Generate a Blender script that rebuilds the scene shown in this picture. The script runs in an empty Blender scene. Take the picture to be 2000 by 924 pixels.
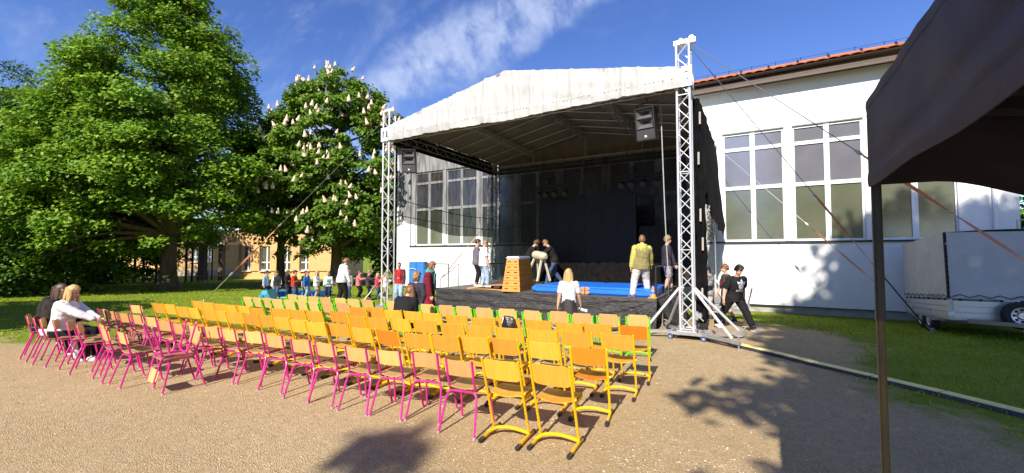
import bpy, bmesh, math, random
import numpy as np
from math import sin, cos, pi, radians, sqrt, atan2, hypot
from mathutils import Vector, Matrix, kdtree, noise
from mathutils.bvhtree import BVHTree
random.seed(7)
RNG = np.random.default_rng(7)
S = bpy.context.scene
COL = S.collection

# ------------------------------------------------------------------ camera
PSI = radians(29.66)
cam = bpy.data.cameras.new('camera')
cam.sensor_width = 36.0
cam.lens = 820 / 2000 * 36.0
cam.clip_start = 0.05
cam.clip_end = 2000
co = bpy.data.objects.new('camera', cam)
COL.objects.link(co)
co.location = (0, 0, 1.9)
co.rotation_euler = (radians(90 + 2.3), 0, PSI)
S.camera = co

# ------------------------------------------------------------------ sky, sun, exposure
SUN_EL = radians(37.0)
SUN_AZ = radians(180.0)          # sun stands behind the camera (towards -Y)
W = bpy.data.worlds.new('World')
S.world = W
W.use_nodes = True
def build_world():
    nt = W.node_tree
    nt.nodes.clear()
    N = nt.nodes.new
    L = nt.links.new
    out = N('ShaderNodeOutputWorld'); bg = N('ShaderNodeBackground')
    bg.inputs['Strength'].default_value = 0.074
    sky = N('ShaderNodeTexSky'); sky.sky_type = 'NISHITA'; sky.sun_disc = False
    sky.sun_elevation = SUN_EL; sky.sun_rotation = SUN_AZ
    sky.altitude = 600; sky.air_density = 1.0; sky.dust_density = 0.3; sky.ozone_density = 4.0
    hs = N('ShaderNodeHueSaturation'); hs.inputs['Saturation'].default_value = 1.16
    hs.inputs['Hue'].default_value = 0.517; hs.inputs['Value'].default_value = 1.55
    L(sky.outputs[0], hs.inputs['Color'])
    tc = N('ShaderNodeTexCoord')
    # cloud street: a great circle through two directions, ragged by noise
    def dvec(px, py):
        f = 820.0; p = radians(2.3)
        Fh = Vector((-sin(PSI), cos(PSI), 0)); R = Vector((cos(PSI), sin(PSI), 0)); Z = Vector((0, 0, 1))
        F = Fh * cos(p) + Z * sin(p); U = -Fh * sin(p) + Z * cos(p)
        return (R * (px - 1000) / f + U * (462 - py) / f + F).normalized()
    a = dvec(765, 170); b = dvec(1062, -5)
    n = a.cross(b).normalized(); t = (b - a).normalized()
    def math_(op, x=None, y=None, v0=None, v1=None):
        m = N('ShaderNodeMath'); m.operation = op
        if x is not None: L(x, m.inputs[0])
        if y is not None: L(y, m.inputs[1])
        if v0 is not None: m.inputs[0].default_value = v0
        if v1 is not None: m.inputs[1].default_value = v1
        return m.outputs[0]
    def dot(v):
        d = N('ShaderNodeVectorMath'); d.operation = 'DOT_PRODUCT'
        L(tc.outputs['Generated'], d.inputs[0]); d.inputs[1].default_value = v
        return d.outputs['Value']
    def noisen(scale, detail, rough, stretch=(1, 1, 1), dist=0.0):
        # coordinates in the frame of the street, so that streaks lie along or across it
        u = t; v = n; w = u.cross(v).normalized()
        cmb = N('ShaderNodeCombineXYZ')
        L(math_('MULTIPLY', dot(u), None, None, stretch[0]), cmb.inputs[0])
        L(math_('MULTIPLY', dot(v), None, None, stretch[1]), cmb.inputs[1])
        L(math_('MULTIPLY', dot(w), None, None, stretch[2]), cmb.inputs[2])
        nn = N('ShaderNodeTexNoise'); nn.inputs['Scale'].default_value = scale
        nn.inputs['Detail'].default_value = detail; nn.inputs['Roughness'].default_value = rough
        nn.inputs['Distortion'].default_value = dist
        L(cmb.outputs[0], nn.inputs['Vector'])
        return nn.outputs['Fac']
    def ramp(x, lo, hi):
        m = N('ShaderNodeMapRange'); m.interpolation_type = 'SMOOTHSTEP'
        L(x, m.inputs['Value']); m.inputs['From Min'].default_value = lo; m.inputs['From Max'].default_value = hi
        return m.outputs[0]
    wob = math_('MULTIPLY', math_('SUBTRACT', noisen(5, 4, .6), None, None, .5), None, None, .16)
    nd = math_('ADD', dot(n), wob)
    dist = math_('ABSOLUTE', nd)
    band = math_('SUBTRACT', None, ramp(dist, 0.022, 0.078), 1.0)
    puff = ramp(noisen(13, 8, .58, (1.5, 1, 1.2), .25), .30, .62)
    fine = ramp(noisen(46, 5, .6, (1.3, 1, 1.2)), .2, .8)
    body = math_('MULTIPLY', band, math_('ADD', math_('MULTIPLY', puff, None, None, .62), math_('MULTIPLY', fine, None, None, .2)))
    # thin cirrus over the rest of the sky, thicker towards the left (-X) of the place
    veil = math_('MULTIPLY', ramp(noisen(3.2, 6, .62, (1, 2.2, 2.2), .6), .47, .8), None, None, .30)
    streak = math_('MULTIPLY', ramp(noisen(9, 6, .6, (1, 2.5, 2.5), .3), .55, .85), None, None, .3)
    left = ramp(dot(Vector((-1, 0.15, 0)).normalized()), 0.15, 0.75)
    veil = math_('MULTIPLY', math_('ADD', veil, streak), math_('ADD', left, None, None, 0.06))
    cl = math_('MINIMUM', math_('ADD', body, veil), None, None, .9)
    mix = N('ShaderNodeMix'); mix.data_type = 'RGBA'
    L(cl, mix.inputs['Factor']); L(hs.outputs[0], mix.inputs['A'])
    mix.inputs['B'].default_value = (4.9, 5.8, 8.2, 1)
    L(mix.outputs['Result'], bg.inputs['Color'])
    L(bg.outputs[0], out.inputs[0])
build_world()
sl = bpy.data.lights.new('sun', 'SUN')
sl.energy = 5.0; sl.angle = radians(0.53); sl.color = (1.0, 0.93, 0.82)
so = bpy.data.objects.new('sun', sl); COL.objects.link(so)
sun_dir = Vector((-0.06, cos(SUN_EL), -sin(SUN_EL))).normalized()
so.rotation_euler = sun_dir.to_track_quat('-Z', 'Y').to_euler()
so.location = (0, -20, 30)
S.view_settings.view_transform = 'Standard'
S.view_settings.look = 'None'
S.view_settings.exposure = 0.74
S.view_settings.gamma = 1.0
try:
    S.cycles.max_bounces = 8
    S.cycles.transparent_max_bounces = 16
except Exception:
    pass

# ------------------------------------------------------------------ helpers
def srgb(r, g, b):
    f = lambda c: (c / 255 / 12.92) if c / 255 <= .04045 else ((c / 255 + .055) / 1.055) ** 2.4
    return (f(r), f(g), f(b))
MATS = {}
def mat(name, col, rough=.6, metal=0.0, var=.12, scale=6.0, bump=0.0, bscale=60.0, spec=.5, stretch=None, col2=None,
        trans=0.0, island=0.0, coat=0.0, detail=5, objvar=0.0):
    """Principled material whose base colour wanders between two tones by noise in object space, with fine relief."""
    if name in MATS: return MATS[name]
    m = bpy.data.materials.new(name); m.use_nodes = True
    nt = m.node_tree; N = nt.nodes.new; L = nt.links.new
    bs = nt.nodes['Principled BSDF']
    bs.inputs['Roughness'].default_value = rough; bs.inputs['Metallic'].default_value = metal
    bs.inputs['Specular IOR Level'].default_value = spec
    if coat: bs.inputs['Coat Weight'].default_value = coat; bs.inputs['Coat Roughness'].default_value = .25
    tc = N('ShaderNodeTexCoord'); mp = N('ShaderNodeMapping'); L(tc.outputs['Object'], mp.inputs[0])
    if stretch: mp.inputs['Scale'].default_value = stretch
    nz = N('ShaderNodeTexNoise'); nz.inputs['Scale'].default_value = scale; nz.inputs['Detail'].default_value = detail
    nz.inputs['Roughness'].default_value = .6
    L(mp.outputs[0], nz.inputs['Vector'])
    mr = N('ShaderNodeMapRange'); L(nz.outputs['Fac'], mr.inputs['Value'])
    mr.inputs['From Min'].default_value = .3; mr.inputs['From Max'].default_value = .7
    mx = N('ShaderNodeMix'); mx.data_type = 'RGBA'; L(mr.outputs[0], mx.inputs['Factor'])
    c2 = col2 if col2 else tuple(min(1, c * (1 + var)) for c in col)
    c1 = col if col2 else tuple(c * (1 - var) for c in col)
    mx.inputs['A'].default_value = (*c1, 1); mx.inputs['B'].default_value = (*c2, 1)
    res = mx.outputs['Result']
    if island:
        ge = N('ShaderNodeNewGeometry'); hv = N('ShaderNodeHueSaturation')
        r2 = N('ShaderNodeMapRange'); L(ge.outputs['Random Per Island'], r2.inputs['Value'])
        r2.inputs['To Min'].default_value = 1 - island; r2.inputs['To Max'].default_value = 1 + island
        L(r2.outputs[0], hv.inputs['Value']); L(res, hv.inputs['Color']); res = hv.outputs[0]
    if objvar:
        oi = N('ShaderNodeObjectInfo'); h2 = N('ShaderNodeHueSaturation'); r3 = N('ShaderNodeMapRange'); L(oi.outputs['Random'], r3.inputs['Value'])
        r3.inputs['To Min'].default_value = 1 - objvar; r3.inputs['To Max'].default_value = 1 + objvar * .6; L(r3.outputs[0], h2.inputs['Value'])
        r4 = N('ShaderNodeMapRange'); L(oi.outputs['Random'], r4.inputs['Value']); r4.inputs['To Min'].default_value = .5 - objvar * .05; r4.inputs['To Max'].default_value = .5 + objvar * .04; L(r4.outputs[0], h2.inputs['Hue'])
        n5 = N('ShaderNodeTexNoise'); n5.inputs['Scale'].default_value = 23; n5.inputs['Detail'].default_value = 8; n5.inputs['Roughness'].default_value = .75
        vv = N('ShaderNodeVectorMath'); vv.operation = 'ADD'; L(tc.outputs['Object'], vv.inputs[0]); L(oi.outputs['Location'], vv.inputs[1]); L(vv.outputs[0], n5.inputs['Vector'])
        r5 = N('ShaderNodeMapRange'); L(n5.outputs['Fac'], r5.inputs['Value']); r5.inputs['From Min'].default_value = .62; r5.inputs['From Max'].default_value = .78; r5.inputs['To Max'].default_value = .35
        m5 = N('ShaderNodeMix'); m5.data_type = 'RGBA'; L(r5.outputs[0], m5.inputs['Factor']); L(res, m5.inputs['A']); m5.inputs['B'].default_value = (col[0] * .35, col[1] * .35, col[2] * .4, 1)
        L(m5.outputs['Result'], h2.inputs['Color']); res = h2.outputs[0]
    L(res, bs.inputs['Base Color'])
    if bump:
        nb = N('ShaderNodeTexNoise'); nb.inputs['Scale'].default_value = bscale; nb.inputs['Detail'].default_value = 4
        L(mp.outputs[0], nb.inputs['Vector'])
        bp = N('ShaderNodeBump'); bp.inputs['Strength'].default_value = bump; bp.inputs['Distance'].default_value = .02
        L(nb.outputs['Fac'], bp.inputs['Height']); L(bp.outputs[0], bs.inputs['Normal'])
    if trans:
        tr = N('ShaderNodeBsdfTranslucent'); L(res, tr.inputs['Color'])
        ms = N('ShaderNodeMixShader'); ms.inputs[0].default_value = trans
        L(bs.outputs[0], ms.inputs[1]); L(tr.outputs[0], ms.inputs[2])
        L(ms.outputs[0], nt.nodes['Material Output'].inputs[0])
    MATS[name] = m
    return m

class MB:
    """Collects vertices and faces; build() links them as one mesh object."""
    def __init__(s): s.v = []; s.f = []; s.m = []; s.k = 0
    def add(s, vs, fs):
        o = len(s.v); s.v += [tuple(p) for p in vs]
        for f in fs: s.f.append(tuple(i + o for i in f)); s.m.append(s.k)
    def mi(s, k): s.k = k; return s
    def box(s, c, d, R=None):
        x, y, z = d[0] / 2, d[1] / 2, d[2] / 2
        vs = [Vector((i * x, j * y, k * z)) for k in (-1, 1) for j in (-1, 1) for i in (-1, 1)]
        if R is not None: vs = [R @ p for p in vs]
        c = Vector(c); vs = [p + c for p in vs]
        s.add(vs, [(0, 2, 3, 1), (4, 5, 7, 6), (0, 1, 5, 4), (2, 6, 7, 3), (0, 4, 6, 2), (1, 3, 7, 5)])
        return s
    def bbox(s, c, d, b, R=None):
        """box with chamfered edges"""
        x, y, z = d[0] / 2, d[1] / 2, d[2] / 2
        b = min(b, x * .9, y * .9, z * .9)
        bm = bmesh.new(); bmesh.ops.create_cube(bm, size=1)
        for v in bm.verts: v.co = Vector((v.co.x * d[0], v.co.y * d[1], v.co.z * d[2]))
        bmesh.ops.bevel(bm, geom=bm.edges[:], offset=b, segments=2, affect='EDGES')
        bm.verts.ensure_lookup_table()
        c = Vector(c)
        vs = [((R @ v.co) if R is not None else v.co) + c for v in bm.verts]
        fs = [[v.index for v in f.verts] for f in bm.faces]
        bm.free(); s.add(vs, fs); return s
    def beam(s, a, b, w, h, up=(0, 0, 1)):
        a = Vector(a); b = Vector(b); d = (b - a); l = d.length
        if l < 1e-6: return s
        d.normalize(); u = Vector(up); r = d.cross(u)
        if r.length < 1e-4: r = d.cross(Vector((0, 1, 0)))
        r.normalize(); u = r.cross(d)
        vs = [p + r * (i * w / 2) + u * (j * h / 2) for p in (a, b) for i, j in ((-1, -1), (1, -1), (1, 1), (-1, 1))]
        s.add(vs, [(0, 1, 2, 3), (7, 6, 5, 4), (0, 4, 5, 1), (1, 5, 6, 2), (2, 6, 7, 3), (3, 7, 4, 0)]); return s
    def cyl(s, a, b, r, n=8, r2=None, caps=True):
        return s.tube([a, b], [r, r if r2 is None else r2], n, caps)
    def tube(s, pts, r, n=8, caps=True, flat=1.0):
        pts = [Vector(p) for p in pts]; k = len(pts)
        rs = r if isinstance(r, (list, tuple)) else [r] * k
        t0 = (pts[1] - pts[0]).normalized()
        u = t0.orthogonal().normalized() if abs(t0.z) > .9 else t0.cross(Vector((0, 0, 1))).normalized()
        vs = []
        for i, p in enumerate(pts):
            t = (pts[min(i + 1, k - 1)] - pts[max(i - 1, 0)]).normalized()
            u = (u - t * u.dot(t))
            u = u.normalized() if u.length > 1e-6 else t.orthogonal().normalized()
            w = t.cross(u)
            for j in range(n):
                a = 2 * pi * j / n
                vs.append(p + (u * cos(a) * flat + w * sin(a)) * rs[i])
        fs = [(i * n + j, i * n + (j + 1) % n, (i + 1) * n + (j + 1) % n, (i + 1) * n + j) for i in range(k - 1) for j in range(n)]
        if caps: fs += [tuple(range(n))[::-1], tuple((k - 1) * n + j for j in range(n))]
        s.add(vs, fs); return s
    def loft(s, rings, caps=True):
        n = len(rings[0]); k = len(rings)
        vs = [p for r in rings for p in r]
        fs = [(i * n + j, i * n + (j + 1) % n, (i + 1) * n + (j + 1) % n, (i + 1) * n + j) for i in range(k - 1) for j in range(n)]
        if caps: fs += [tuple(range(n))[::-1], tuple((k - 1) * n + j for j in range(n))]
        s.add(vs, fs); return s
    def grid(s, P):
        a = len(P); b = len(P[0])
        s.add([p for r in P for p in r], [(i * b + j, i * b + j + 1, (i + 1) * b + j + 1, (i + 1) * b + j) for i in range(a - 1) for j in range(b - 1)]); return s
    def sheet(s, P, th, nrm=None):
        """a grid surface given thickness th (closed)"""
        a = len(P); b = len(P[0]); P = [[Vector(q) for q in r] for r in P]
        Q = []
        for i in range(a):
            r = []
            for j in range(b):
                du = P[min(i + 1, a - 1)][j] - P[max(i - 1, 0)][j]; dv = P[i][min(j + 1, b - 1)] - P[i][max(j - 1, 0)]
                nn = du.cross(dv)
                nn = nn.normalized() if nn.length > 1e-9 else Vector((0, 0, 1))
                r.append(P[i][j] + nn * th)
            Q.append(r)
        vs = [p for r in P for p in r] + [p for r in Q for p in r]; o = a * b
        fs = []
        for i in range(a - 1):
            for j in range(b - 1):
                q = (i * b + j, i * b + j + 1, (i + 1) * b + j + 1, (i + 1) * b + j)
                fs.append(q[::-1]); fs.append(tuple(x + o for x in q))
        for i in range(a - 1):
            fs.append((i * b, (i + 1) * b, (i + 1) * b + o, i * b + o)[::1]); x = i * b + b - 1
            fs.append((x + o, x + b + o, x + b, x))
        for j in range(b - 1):
            fs.append((j + 1, j, j + o, j + 1 + o)); x = (a - 1) * b + j
            fs.append((x, x + 1, x + 1 + o, x + o))
        s.add(vs, fs); return s
    def sphere(s, c, r, nu=10, nv=7, fn=None):
        c = Vector(c); r = Vector(r) if not isinstance(r, (int, float)) else Vector((r, r, r))
        rings = []
        for i in range(1, nv):
            th = pi * i / nv; row = []
            for j in range(nu):
                ph = 2 * pi * j / nu; d = Vector((sin(th) * cos(ph), sin(th) * sin(ph), -cos(th)))
                k = fn(d) if fn else 1.0
                row.append(c + Vector((d.x * r.x, d.y * r.y, d.z * r.z)) * k)
            rings.append(row)
        kb = fn(Vector((0, 0, -1))) if fn else 1; kt = fn(Vector((0, 0, 1))) if fn else 1
        vs = [p for q in rings for p in q] + [c - Vector((0, 0, r.z * kb)), c + Vector((0, 0, r.z * kt))]
        m = len(rings); fs = [(i * nu + j, i * nu + (j + 1) % nu, (i + 1) * nu + (j + 1) % nu, (i + 1) * nu + j) for i in range(m - 1) for j in range(nu)]
        B = m * nu
        fs += [((j + 1) % nu, j, B) for j in range(nu)] + [((m - 1) * nu + j, (m - 1) * nu + (j + 1) % nu, B + 1) for j in range(nu)]
        s.add(vs, fs); return s
    def mesh(s, name, mats, smooth=True, sharp=35):
        me = bpy.data.meshes.new(name); me.from_pydata(s.v, [], s.f)
        if not isinstance(mats, (list, tuple)): mats = [mats]
        for m in mats: me.materials.append(m)
        if len(mats) > 1: me.polygons.foreach_set('material_index', s.m)
        if smooth:
            me.polygons.foreach_set('use_smooth', [True] * len(me.polygons))
            try: me.set_sharp_from_angle(angle=radians(sharp))
            except Exception: pass
        me.update()
        return me
    def build(s, name, mats, parent=None, smooth=True, loc=None, sharp=35):
        return link(name, s.mesh(name, mats, smooth, sharp), parent, loc)

def link(name, me, parent=None, loc=None):
    o = bpy.data.objects.new(name, me); COL.objects.link(o)
    if parent is not None: o.parent = parent
    if loc is not None: o.location = loc
    return o
def tag(o, label=None, cat=None, group=None, kind=None):
    if label: o['label'] = label
    if cat: o['category'] = cat
    if group: o['group'] = group
    if kind: o['kind'] = kind
    return o
def thing(name, label, cat, loc=(0, 0, 0), rz=0.0, group=None):
    o = bpy.data.objects.new(name, None); COL.objects.link(o); o.empty_display_size = .2
    o.location = loc; o.rotation_euler = (0, 0, rz)
    return tag(o, label, cat, group)
def copy_tree(o, parent=None):
    c = o.copy(); COL.objects.link(c)
    if parent is not None: c.parent = parent
    for ch in list(o.children): copy_tree(ch, c)
    return c
def smooth(a, b, x):
    t = min(1, max(0, (x - a) / (b - a))); return t * t * (3 - 2 * t)
def gz(x, y):
    """height of the terrain: the ground falls a little towards the hall"""
    d = -x * sin(PSI) + y * cos(PSI)
    return -0.18 * smooth(12.4, 16.6, y) * smooth(-15, -10, x) - 0.54 * smooth(25, 38, d) * (1 - smooth(-24, -18, x))
def polyline(pts, n):
    """resample"""
    pts = [Vector(p) for p in pts]; L = [0]
    for a, b in zip(pts, pts[1:]): L.append(L[-1] + (b - a).length)
    out = []
    for i in range(n):
        d = L[-1] * i / (n - 1)
        for k in range(len(pts) - 1):
            if d <= L[k + 1] + 1e-9:
                t = (d - L[k]) / max(1e-9, L[k + 1] - L[k]); out.append(pts[k].lerp(pts[k + 1], t)); break
    return out
def arc_path(pts, r, seg=4):
    """polyline with rounded corners"""
    pts = [Vector(p) for p in pts]; out = [pts[0]]
    for i in range(1, len(pts) - 1):
        p = pts[i]; a = (pts[i - 1] - p); b = (pts[i + 1] - p)
        k = min(r, a.length * .45, b.length * .45); A = p + a.normalized() * k; B = p + b.normalized() * k
        for j in range(seg + 1):
            t = j / seg; out.append(A * (1 - t) ** 2 + p * 2 * t * (1 - t) + B * t * t)
    out.append(pts[-1]); return out

WHITE = mat('white paint', (.78, .78, .78), .55, var=.04)
ALU = mat('aluminium tube', (.74, .74, .75), .35, .45, var=.08, scale=14)
STEEL = mat('galvanised steel', (.45, .45, .46), .45, .7, var=.15, scale=9)
BLACKM = mat('black painted steel', (.018, .018, .02), .5, var=.2)
BLACKR = mat('black rubber', (.02, .02, .021), .75, var=.2)
# ------------------------------------------------------------------ ground
def seg_side(poly, x, y):
    """signed distance (positive on the left of the polyline direction)"""
    best = 1e9; sg = 1
    for (ax, ay), (bx, by) in zip(poly, poly[1:]):
        dx, dy = bx - ax, by - ay; t = max(0, min(1, ((x - ax) * dx + (y - ay) * dy) / (dx * dx + dy * dy)))
        ex, ey = x - ax - t * dx, y - ay - t * dy; d = hypot(ex, ey)
        if d < best: best = d; sg = 1 if dx * (y - ay) - dy * (x - ax) > 0 else -1
    return best * sg
LEFT_EDGE = [(-60, 0.5), (-20, 1.6), (-14, 2.5), (-12.6, 3.3), (-12.1, 4.6), (-11.4, 5.4), (-10.4, 6.8), (-9.9, 8.3), (-9.4, 11), (-9.2, 40)]
RIGHT_EDGE = [(-4, 14.3), (-.3, 14.0), (.9, 12.9), (1.7, 12.5), (2.0, 11.6), (1.7, 10), (1.25, 8.3), (1.45, 7.5), (2.1, 6.8), (2.6, 5.6), (4, 4), (8, 1), (30, -12)]
def grassness(x, y):
    a = seg_side(LEFT_EDGE, x, y); b = seg_side(RIGHT_EDGE, x, y)
    if y > 17.4: return 1.0
    return max(a, b)
def axis(lo, hi, a, b, st):
    inner = list(np.arange(a, b + st / 2, st)); out = []
    d = st
    x = a
    while x > lo: d *= 1.5; x -= d; out.append(max(x, lo))
    out = out[::-1] + inner; d = st; x = b
    while x < hi: d *= 1.5; x += d; out.append(min(x, hi))
    return out
def build_ground():
    xs = axis(-700, 700, -45, 9, .36); ys = axis(-700, 700, 0.5, 30, .33)
    V = []; G = []
    for y in ys:
        for x in xs:
            near = -22 < x < 9 and .5 < y < 17.6
            z = gz(x, y) + (noise.noise((x * .9, y * .9, 0)) * .012 if near else 0)
            V.append((x, y, z)); G.append(max(-2, min(2, grassness(x, y))))
    n = len(xs); F = [(j * n + i, j * n + i + 1, (j + 1) * n + i + 1, (j + 1) * n + i) for j in range(len(ys) - 1) for i in range(n - 1)]
    me = bpy.data.meshes.new('ground'); me.from_pydata(V, [], F)
    at = me.attributes.new('turf', 'FLOAT', 'POINT'); at.data.foreach_set('value', G)
    me.polygons.foreach_set('use_smooth', [True] * len(F))
    m = bpy.data.materials.new('gravel and turf'); m.use_nodes = True
    nt = m.node_tree; N = nt.nodes.new; L = nt.links.new; bs = nt.nodes['Principled BSDF']
    bs.inputs['Roughness'].default_value = .95; bs.inputs['Specular IOR Level'].default_value = .15
    tc = N('ShaderNodeTexCoord')
    def nz(s, d=5, r=.6, st=None):
        x = N('ShaderNodeTexNoise'); x.inputs['Scale'].default_value = s; x.inputs['Detail'].default_value = d; x.inputs['Roughness'].default_value = r
        if st:
            mp = N('ShaderNodeMapping'); mp.inputs['Scale'].default_value = st; L(tc.outputs['Object'], mp.inputs[0]); L(mp.outputs[0], x.inputs['Vector'])
        else: L(tc.outputs['Object'], x.inputs['Vector'])
        return x.outputs['Fac']
    def mr(v, a, b, c=0, d=1):
        x = N('ShaderNodeMapRange'); L(v, x.inputs['Value'])
        for k, q in (('From Min', a), ('From Max', b), ('To Min', c), ('To Max', d)): x.inputs[k].default_value = q
        return x.outputs[0]
    def mx(f, a, b):
        x = N('ShaderNodeMix'); x.data_type = 'RGBA'; L(f, x.inputs['Factor'])
        for k, q in (('A', a), ('B', b)):
            if isinstance(q, tuple): x.inputs[k].default_value = (*q, 1)
            else: L(q, x.inputs[k])
        return x.outputs['Result']
    def mt(op, a, b):
        x = N('ShaderNodeMath'); x.operation = op
        for k, q in enumerate((a, b)):
            if isinstance(q, (int, float)): x.inputs[k].default_value = q
            else: L(q, x.inputs[k])
        return x.outputs[0]
    grav = mx(mr(nz(.55, 4), .35, .65), (.45, .318, .15), (.53, .388, .205))
    grav = mx(mr(nz(.22, 5, .65), .42, .62, 0, .55), grav, (.60, .46, .275))
    grav = mx(mr(nz(.9, 8, .75), .56, .70, 0, .5), grav, (.43, .30, .16))
    grav = mx(mr(nz(9, 6, .7), .40, .72), grav, (.41, .285, .14))
    grav = mx(mr(nz(2.3, 6, .65, (1, 2.5, 1)), .55, .75, 0, .55), grav, (.47, .37, .26))
    grav = mx(mr(nz(1.6, 7, .7, (.18, 1.6, 1)), .57, .72, 0, .45), grav, (.46, .33, .18))
    grav = mx(mr(nz(1.9, 7, .7, (1.5, .22, 1)), .57, .72, 0, .40), grav, (.60, .46, .27))
    vo = N('ShaderNodeTexVoronoi'); vo.inputs['Scale'].default_value = 95; L(tc.outputs['Object'], vo.inputs['Vector'])
    hv = N('ShaderNodeSeparateColor'); L(vo.outputs['Color'], hv.inputs[0])
    grav = mx(mr(hv.outputs[0], .78, 1, 0, .55), grav, (.68, .56, .41))
    grav = mx(mr(hv.outputs[1], .74, 1, 0, .65), grav, (.18, .125, .07))
    gr = mx(mr(nz(.8, 5, .65), .35, .65), (.21, .275, .014), (.30, .35, .026))
    gr = mx(mr(nz(14, 6, .75), .35, .7), gr, (.10, .18, .014))
    gr = mx(mr(nz(3.5, 5, .7), .56, .74, 0, .6), gr, (.27, .29, .07))
    gr = mx(mr(nz(.45, 6, .7), .55, .72, 0, .6), gr, (.24, .22, .07))
    at_ = N('ShaderNodeAttribute'); at_.attribute_name = 'turf'
    edge = mt('ADD', at_.outputs['Fac'], mt('MULTIPLY', mt('SUBTRACT', nz(1.2, 8, .75), .5), 3.0))
    f = mr(edge, -.22, .32)
    L(mx(f, grav, gr), bs.inputs['Base Color'])
    bp = N('ShaderNodeBump'); bp.inputs['Strength'].default_value = .75; bp.inputs['Distance'].default_value = .03
    h = mt('ADD', mt('MULTIPLY', nz(28, 8, .75), 1.0), mt('MULTIPLY', mt('MULTIPLY', vo.outputs['Distance'], 1.0), .5))
    L(h, bp.inputs['Height']); L(bp.outputs[0], bs.inputs['Normal'])
    me.materials.append(m)
    o = link('ground', me); tag(o, kind='structure')
build_ground()

def scatter_stuff():
    # loose stones on the trodden gravel, denser near the chairs
    V = []; F = []
    base = [(1, 0, 0), (0, 1, 0), (-1, 0, 0), (0, -1, 0), (0, 0, .8), (0, 0, -.5)]
    tri = [(0, 1, 4), (1, 2, 4), (2, 3, 4), (3, 0, 4), (1, 0, 5), (2, 1, 5), (3, 2, 5), (0, 3, 5)]
    n = 0
    while n < 17000:
        d = random.random() ** 2.1 * 11 + 2.2; a = random.uniform(-1.0, .95)
        x = -sin(PSI - a) * d; y = cos(PSI - a) * d
        if grassness(x, y) > -.1 or y > 12 or y < 1: continue
        n += 1; s = random.uniform(.004, .010) * (1.6 if random.random() < .05 else 1); o = len(V); c = random.random() * 6.3
        for p in base:
            q = (p[0] * random.uniform(.7, 1.3), p[1] * random.uniform(.6, 1.2), p[2] * random.uniform(.6, 1))
            V.append((x + s * (q[0] * cos(c) - q[1] * sin(c)), y + s * (q[0] * sin(c) + q[1] * cos(c)), gz(x, y) + s * .3 + s * q[2]))
        F += [tuple(i + o for i in t) for t in tri]
    me = bpy.data.meshes.new('gravel_stones'); me.from_pydata(V, [], F)
    me.materials.append(mat('loose stones', (.50, .40, .28), .9, var=.3, scale=30, island=.45))
    tag(link('gravel_stones', me), 'loose small stones lying on the trodden beige gravel', 'gravel', kind='stuff')
    # grass blades
    V = []; F = []; n = 0
    def blade(x, y, h):
        o = len(V); a = random.random() * 6.28; w = random.uniform(.004, .008) * (1 + h * 6); lx = random.gauss(0, .45) * h; ly = random.gauss(0, .45) * h
        z = gz(x, y) - .01; dx, dy = cos(a) * w, sin(a) * w
        V.extend([(x - dx, y - dy, z), (x + dx, y + dy, z), (x + lx * .4 + dx * .6, y + ly * .4 + dy * .6, z + h * .6), (x + lx, y + ly, z + h)])
        F.append((o, o + 1, o + 2)); F.append((o, o + 2, o + 3))
    while n < 62000:
        if random.random() < .5: x = random.uniform(-1, 10); y = random.uniform(4.5, 17.3)
        else: x = random.uniform(-32, -9); y = random.uniform(1.5, 20)
        g = grassness(x, y) + noise.noise((x * 1.1, y * 1.1, 3)) * .6
        if g < .05: continue
        n += 1; blade(x, y, random.uniform(.025, .07) * (1 if x > -9 else 1.3))
    me = bpy.data.meshes.new('grass'); me.from_pydata(V, [], F)
    me.materials.append(mat('grass blade', (.26, .335, .02), .7, var=.35, scale=1.1, island=.4, trans=.25, spec=.25))
    tag(link('grass', me), 'short mown grass growing beside the gravel yard', 'grass', kind='stuff')
scatter_stuff()

# ------------------------------------------------------------------ gym hall
YF = 17.4
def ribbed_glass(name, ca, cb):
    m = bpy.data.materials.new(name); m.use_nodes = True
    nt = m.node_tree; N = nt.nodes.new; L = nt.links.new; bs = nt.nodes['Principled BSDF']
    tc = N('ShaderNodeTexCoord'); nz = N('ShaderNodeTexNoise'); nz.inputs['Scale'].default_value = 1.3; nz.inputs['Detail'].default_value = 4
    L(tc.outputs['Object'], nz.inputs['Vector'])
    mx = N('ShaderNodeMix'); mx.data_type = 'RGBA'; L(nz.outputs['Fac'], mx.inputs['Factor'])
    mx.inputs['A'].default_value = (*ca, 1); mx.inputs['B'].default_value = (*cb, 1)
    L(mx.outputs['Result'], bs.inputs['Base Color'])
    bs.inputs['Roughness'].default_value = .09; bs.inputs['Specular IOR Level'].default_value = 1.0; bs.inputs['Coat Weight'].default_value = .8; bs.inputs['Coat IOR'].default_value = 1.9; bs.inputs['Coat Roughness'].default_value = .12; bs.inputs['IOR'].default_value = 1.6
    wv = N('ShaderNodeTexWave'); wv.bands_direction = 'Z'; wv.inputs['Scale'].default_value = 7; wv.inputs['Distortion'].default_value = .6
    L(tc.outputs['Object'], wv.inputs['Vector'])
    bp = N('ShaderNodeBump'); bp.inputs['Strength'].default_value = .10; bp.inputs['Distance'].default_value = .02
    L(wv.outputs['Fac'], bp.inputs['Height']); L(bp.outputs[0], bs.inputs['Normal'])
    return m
GLASS = ribbed_glass('green reflection ribbed glass', (.070, .082, .045), (.155, .162, .118)); GLASS_UP = ribbed_glass('blue reflection ribbed glass', (.115, .115, .14), (.20, .195, .22)); GLASS_TAN = ribbed_glass('tan ribbed glass', (.12, .095, .06), (.19, .155, .105))  # green and blue tints paint the mirrored trees and sky into the panes
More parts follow.
